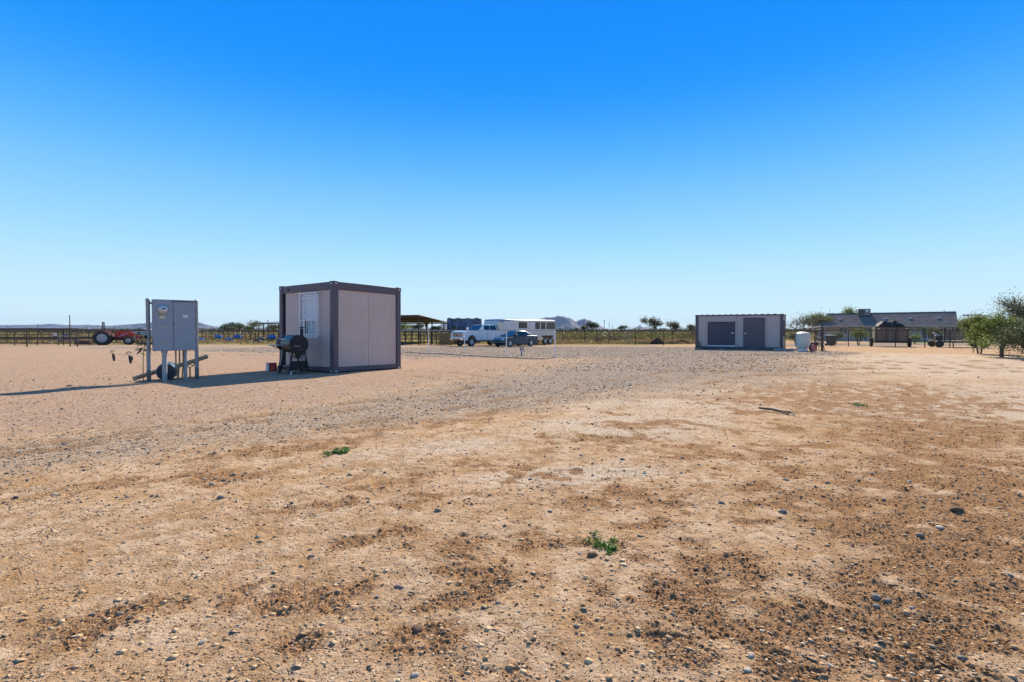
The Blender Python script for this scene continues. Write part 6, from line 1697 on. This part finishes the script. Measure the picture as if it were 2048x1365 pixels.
# dark and tan grit all over the crust
x, y = in_view(100000, g, 1.35, 12)
z = zones(x, y); keep = g.uniform(size=len(x)) < (0.45 + .6 * z['brown']) * (1 - .85 * z['yard'])
x, y = x[keep], y[keep]; n = len(x)
pal_ = np.array([(0.085, 0.058, 0.042), (0.14, 0.122, 0.11), (0.30, 0.175, 0.085), (0.50, 0.33, 0.185), (0.22, 0.105, 0.045), (0.56, 0.42, 0.28)])
cols = pal_[g.choice(6, n, p=(.10, .10, .26, .28, .16, .10))] * g.uniform(.7, 1.25, (n, 1))
pebbles('soil_grit', 'fine dark grit and crumbs scattered over the dry crust', x, y, np.clip(g.lognormal(math.log(.0034), .5, n), .0012, .012) * np.clip(y / 2.4, .8, 2.6) ** .55, cols, 51, flat=(.3, .65), lift=.05, shape='oct')
# soil clods in the brown scars
x, y = in_view(60000, g, 1.35, 12)
z = zones(x, y); keep = g.uniform(size=len(x)) < smooth(.25, .8, z['brown']) * .7
x, y = x[keep], y[keep]; n = len(x)
cols = np.array([(0.17, 0.085, 0.04), (0.30, 0.165, 0.085), (0.42, 0.265, 0.145)])[g.choice(3, n, p=(.4, .4, .2))] * g.uniform(.75, 1.2, (n, 1))
pebbles('soil_clods', 'crumbled brown clods in the broken patches of soil', x, y, np.clip(g.lognormal(math.log(.0036), .5, n), .0015, .011) * np.clip(y / 2.4, .8, 2.4) ** .6, cols, 53, shape='oct')
# crushed grey gravel on the track and small stones in the yard
x, y = in_view(90000, g, 3.2, 17)
z = zones(x, y); keep = g.uniform(size=len(x)) < np.clip(z['gravel'] ** 1.5 * .5 + z['yard'] * .08 + .03, 0, 1)
x, y = x[keep], y[keep]; n = len(x)
cols = np.array([(0.085, 0.078, 0.072), (0.20, 0.178, 0.155), (0.36, 0.315, 0.265), (0.56, 0.49, 0.42), (0.36, 0.25, 0.165)])[g.choice(5, n, p=(.25, .28, .22, .1, .15))] * g.uniform(.8, 1.2, (n, 1))
pebbles('track_gravel', 'grey crushed gravel strewn along the vehicle track', x, y, np.clip(g.lognormal(math.log(.0095), .4, n), .004, .026) * np.clip(y / 6, .8, 1.8) ** .6, cols, 57, shape='oct')

x = g.uniform(-22, 22, 60000); y = g.uniform(15, 46, 60000)
z = zones(x, y); keep = g.uniform(size=len(x)) < np.clip(z['gravel'] * 1.1 - .2, 0, 1) * (15 / y) ** .7
x, y = x[keep], y[keep]; n = len(x)
cols = np.array([(0.075, 0.068, 0.06), (0.19, 0.165, 0.14), (0.36, 0.31, 0.26), (0.60, 0.53, 0.45)])[g.choice(4, n, p=(.35, .3, .22, .13))] * g.uniform(.8, 1.2, (n, 1))
pebbles('lot_gravel', 'coarse grey gravel spread over the parking lot', x, y, g.uniform(.014, .034, n), cols, 58, shape='oct')

# curled flakes of the dry crust
x, y = in_view(9000, g, 1.35, 6)
z = zones(x, y); keep = (g.uniform(size=len(x)) < .18 + .55 * z['brown']) & (z['yard'] < .3) & (z['gravel'] < .3)
x, y = x[keep], y[keep]; n = len(x)
cols = np.array([(0.56, 0.40, 0.25), (0.44, 0.29, 0.17)])[g.choice(2, n)] * g.uniform(.85, 1.15, (n, 1))
pebbles('crust_flakes', 'thin curled flakes of pale crust lying loose', x, y, np.clip(g.lognormal(math.log(.0075), .5, n), .003, .02), cols, 59, flat=(.12, .3), lift=.7, shape='oct')

# low green weeds
def weed(px, py, wpx, label, seed, n):
    p = G(px, py); w = wpx / FPX * p.y * .5
    t = thing('green_weed', label, 'weed', (p.x, p.y, float(ground_z(p.x, p.y)[0])))
    g = np.random.default_rng(seed)
    cl = g.normal(size=(16, 2)) * np.array([w * .5, w * .55]); k = g.integers(0, 16, n)
    a = cl[k] + g.normal(size=(n, 2)) * w * .12
    leaves('foliage', np.stack([a[:, 0], a[:, 1], np.abs(g.normal(size=n)) * w * .13 + .004], 1), w * .17, 'leaf_weed', t, seed, flat=.5, aspect=.4)
    st = MB()
    for c in cl: st.path([(0, 0, 0), (c[0] * .5, c[1] * .5, w * .12), (c[0], c[1], w * .06)], 0.0016, 4)
    st.build('runner', 'green_stem' if 'green_stem' in MATS else 'bark', t)
weed(1206, 1089, 66, 'low green weed growing in a brown scar in the middle foreground', 61, 800)
weed(672, 907, 48, 'low green weed at the edge of the gravel track on the left', 63, 900)
weed(1718, 812, 26, 'tiny green weed on the brown patch to the right', 65, 400)
# fallen stick
s0 = [G(*p) for p in ((1517, 821), (1530, 822), (1545, 823.5), (1560, 826), (1570, 828.5), (1577, 831))]
stk = thing('fallen_stick', 'dark crooked stick lying on the pale crust on the right', 'stick', (0, 0, 0))
hh = [.035, .03, .03, .025, .025, .02]
MB().path([p + Vector((0, 0, h)) for p, h in zip(s0, hh)], [.013, .017, .016, .016, .014, .010], 7).build('branch', 'bark', stk)
MB().path([s0[4] + Vector((0, 0, .03)), s0[4] + Vector((.06, -.05, .03)), s0[5] + Vector((.02, -.12, .02))], [.014, .012, .006], 6).build('twig', 'bark', stk)
ps0 = G(1946, 706)
tag(MB().path([(0, 0, -.05), (.01, 0, .12), (0, 0, .27)], [.03, .028, .025], 8).build('stake', 'weathered_wood', loc=ps0), 'short wooden stake left of the right-hand tree trunk', 'stake')

# ------------------------------------------------------------------ the air
def haze():
    o = MB().bx((-9500, -400, -2.2), (9500, 9500, 215)).build('haze', bpy.data.materials.new('haze_air'), smooth=0)
    m = o.data.materials[0]; m.use_nodes = True
    N, L = m.node_tree.nodes, m.node_tree.links
    N.clear()
    out = N.new('ShaderNodeOutputMaterial'); v = N.new('ShaderNodeVolumePrincipled')
    v.inputs['Color'].default_value = (0.60, 0.74, 1.0, 1); v.inputs['Density'].default_value = HAZE_D; v.inputs['Anisotropy'].default_value = 0.0
    L.new(v.outputs[0], out.inputs['Volume'])
    o['kind'] = 'stuff'; o['label'] = 'thin blue haze over the whole plain'; o['category'] = 'haze'
HAZE_D = 0.00004
haze()
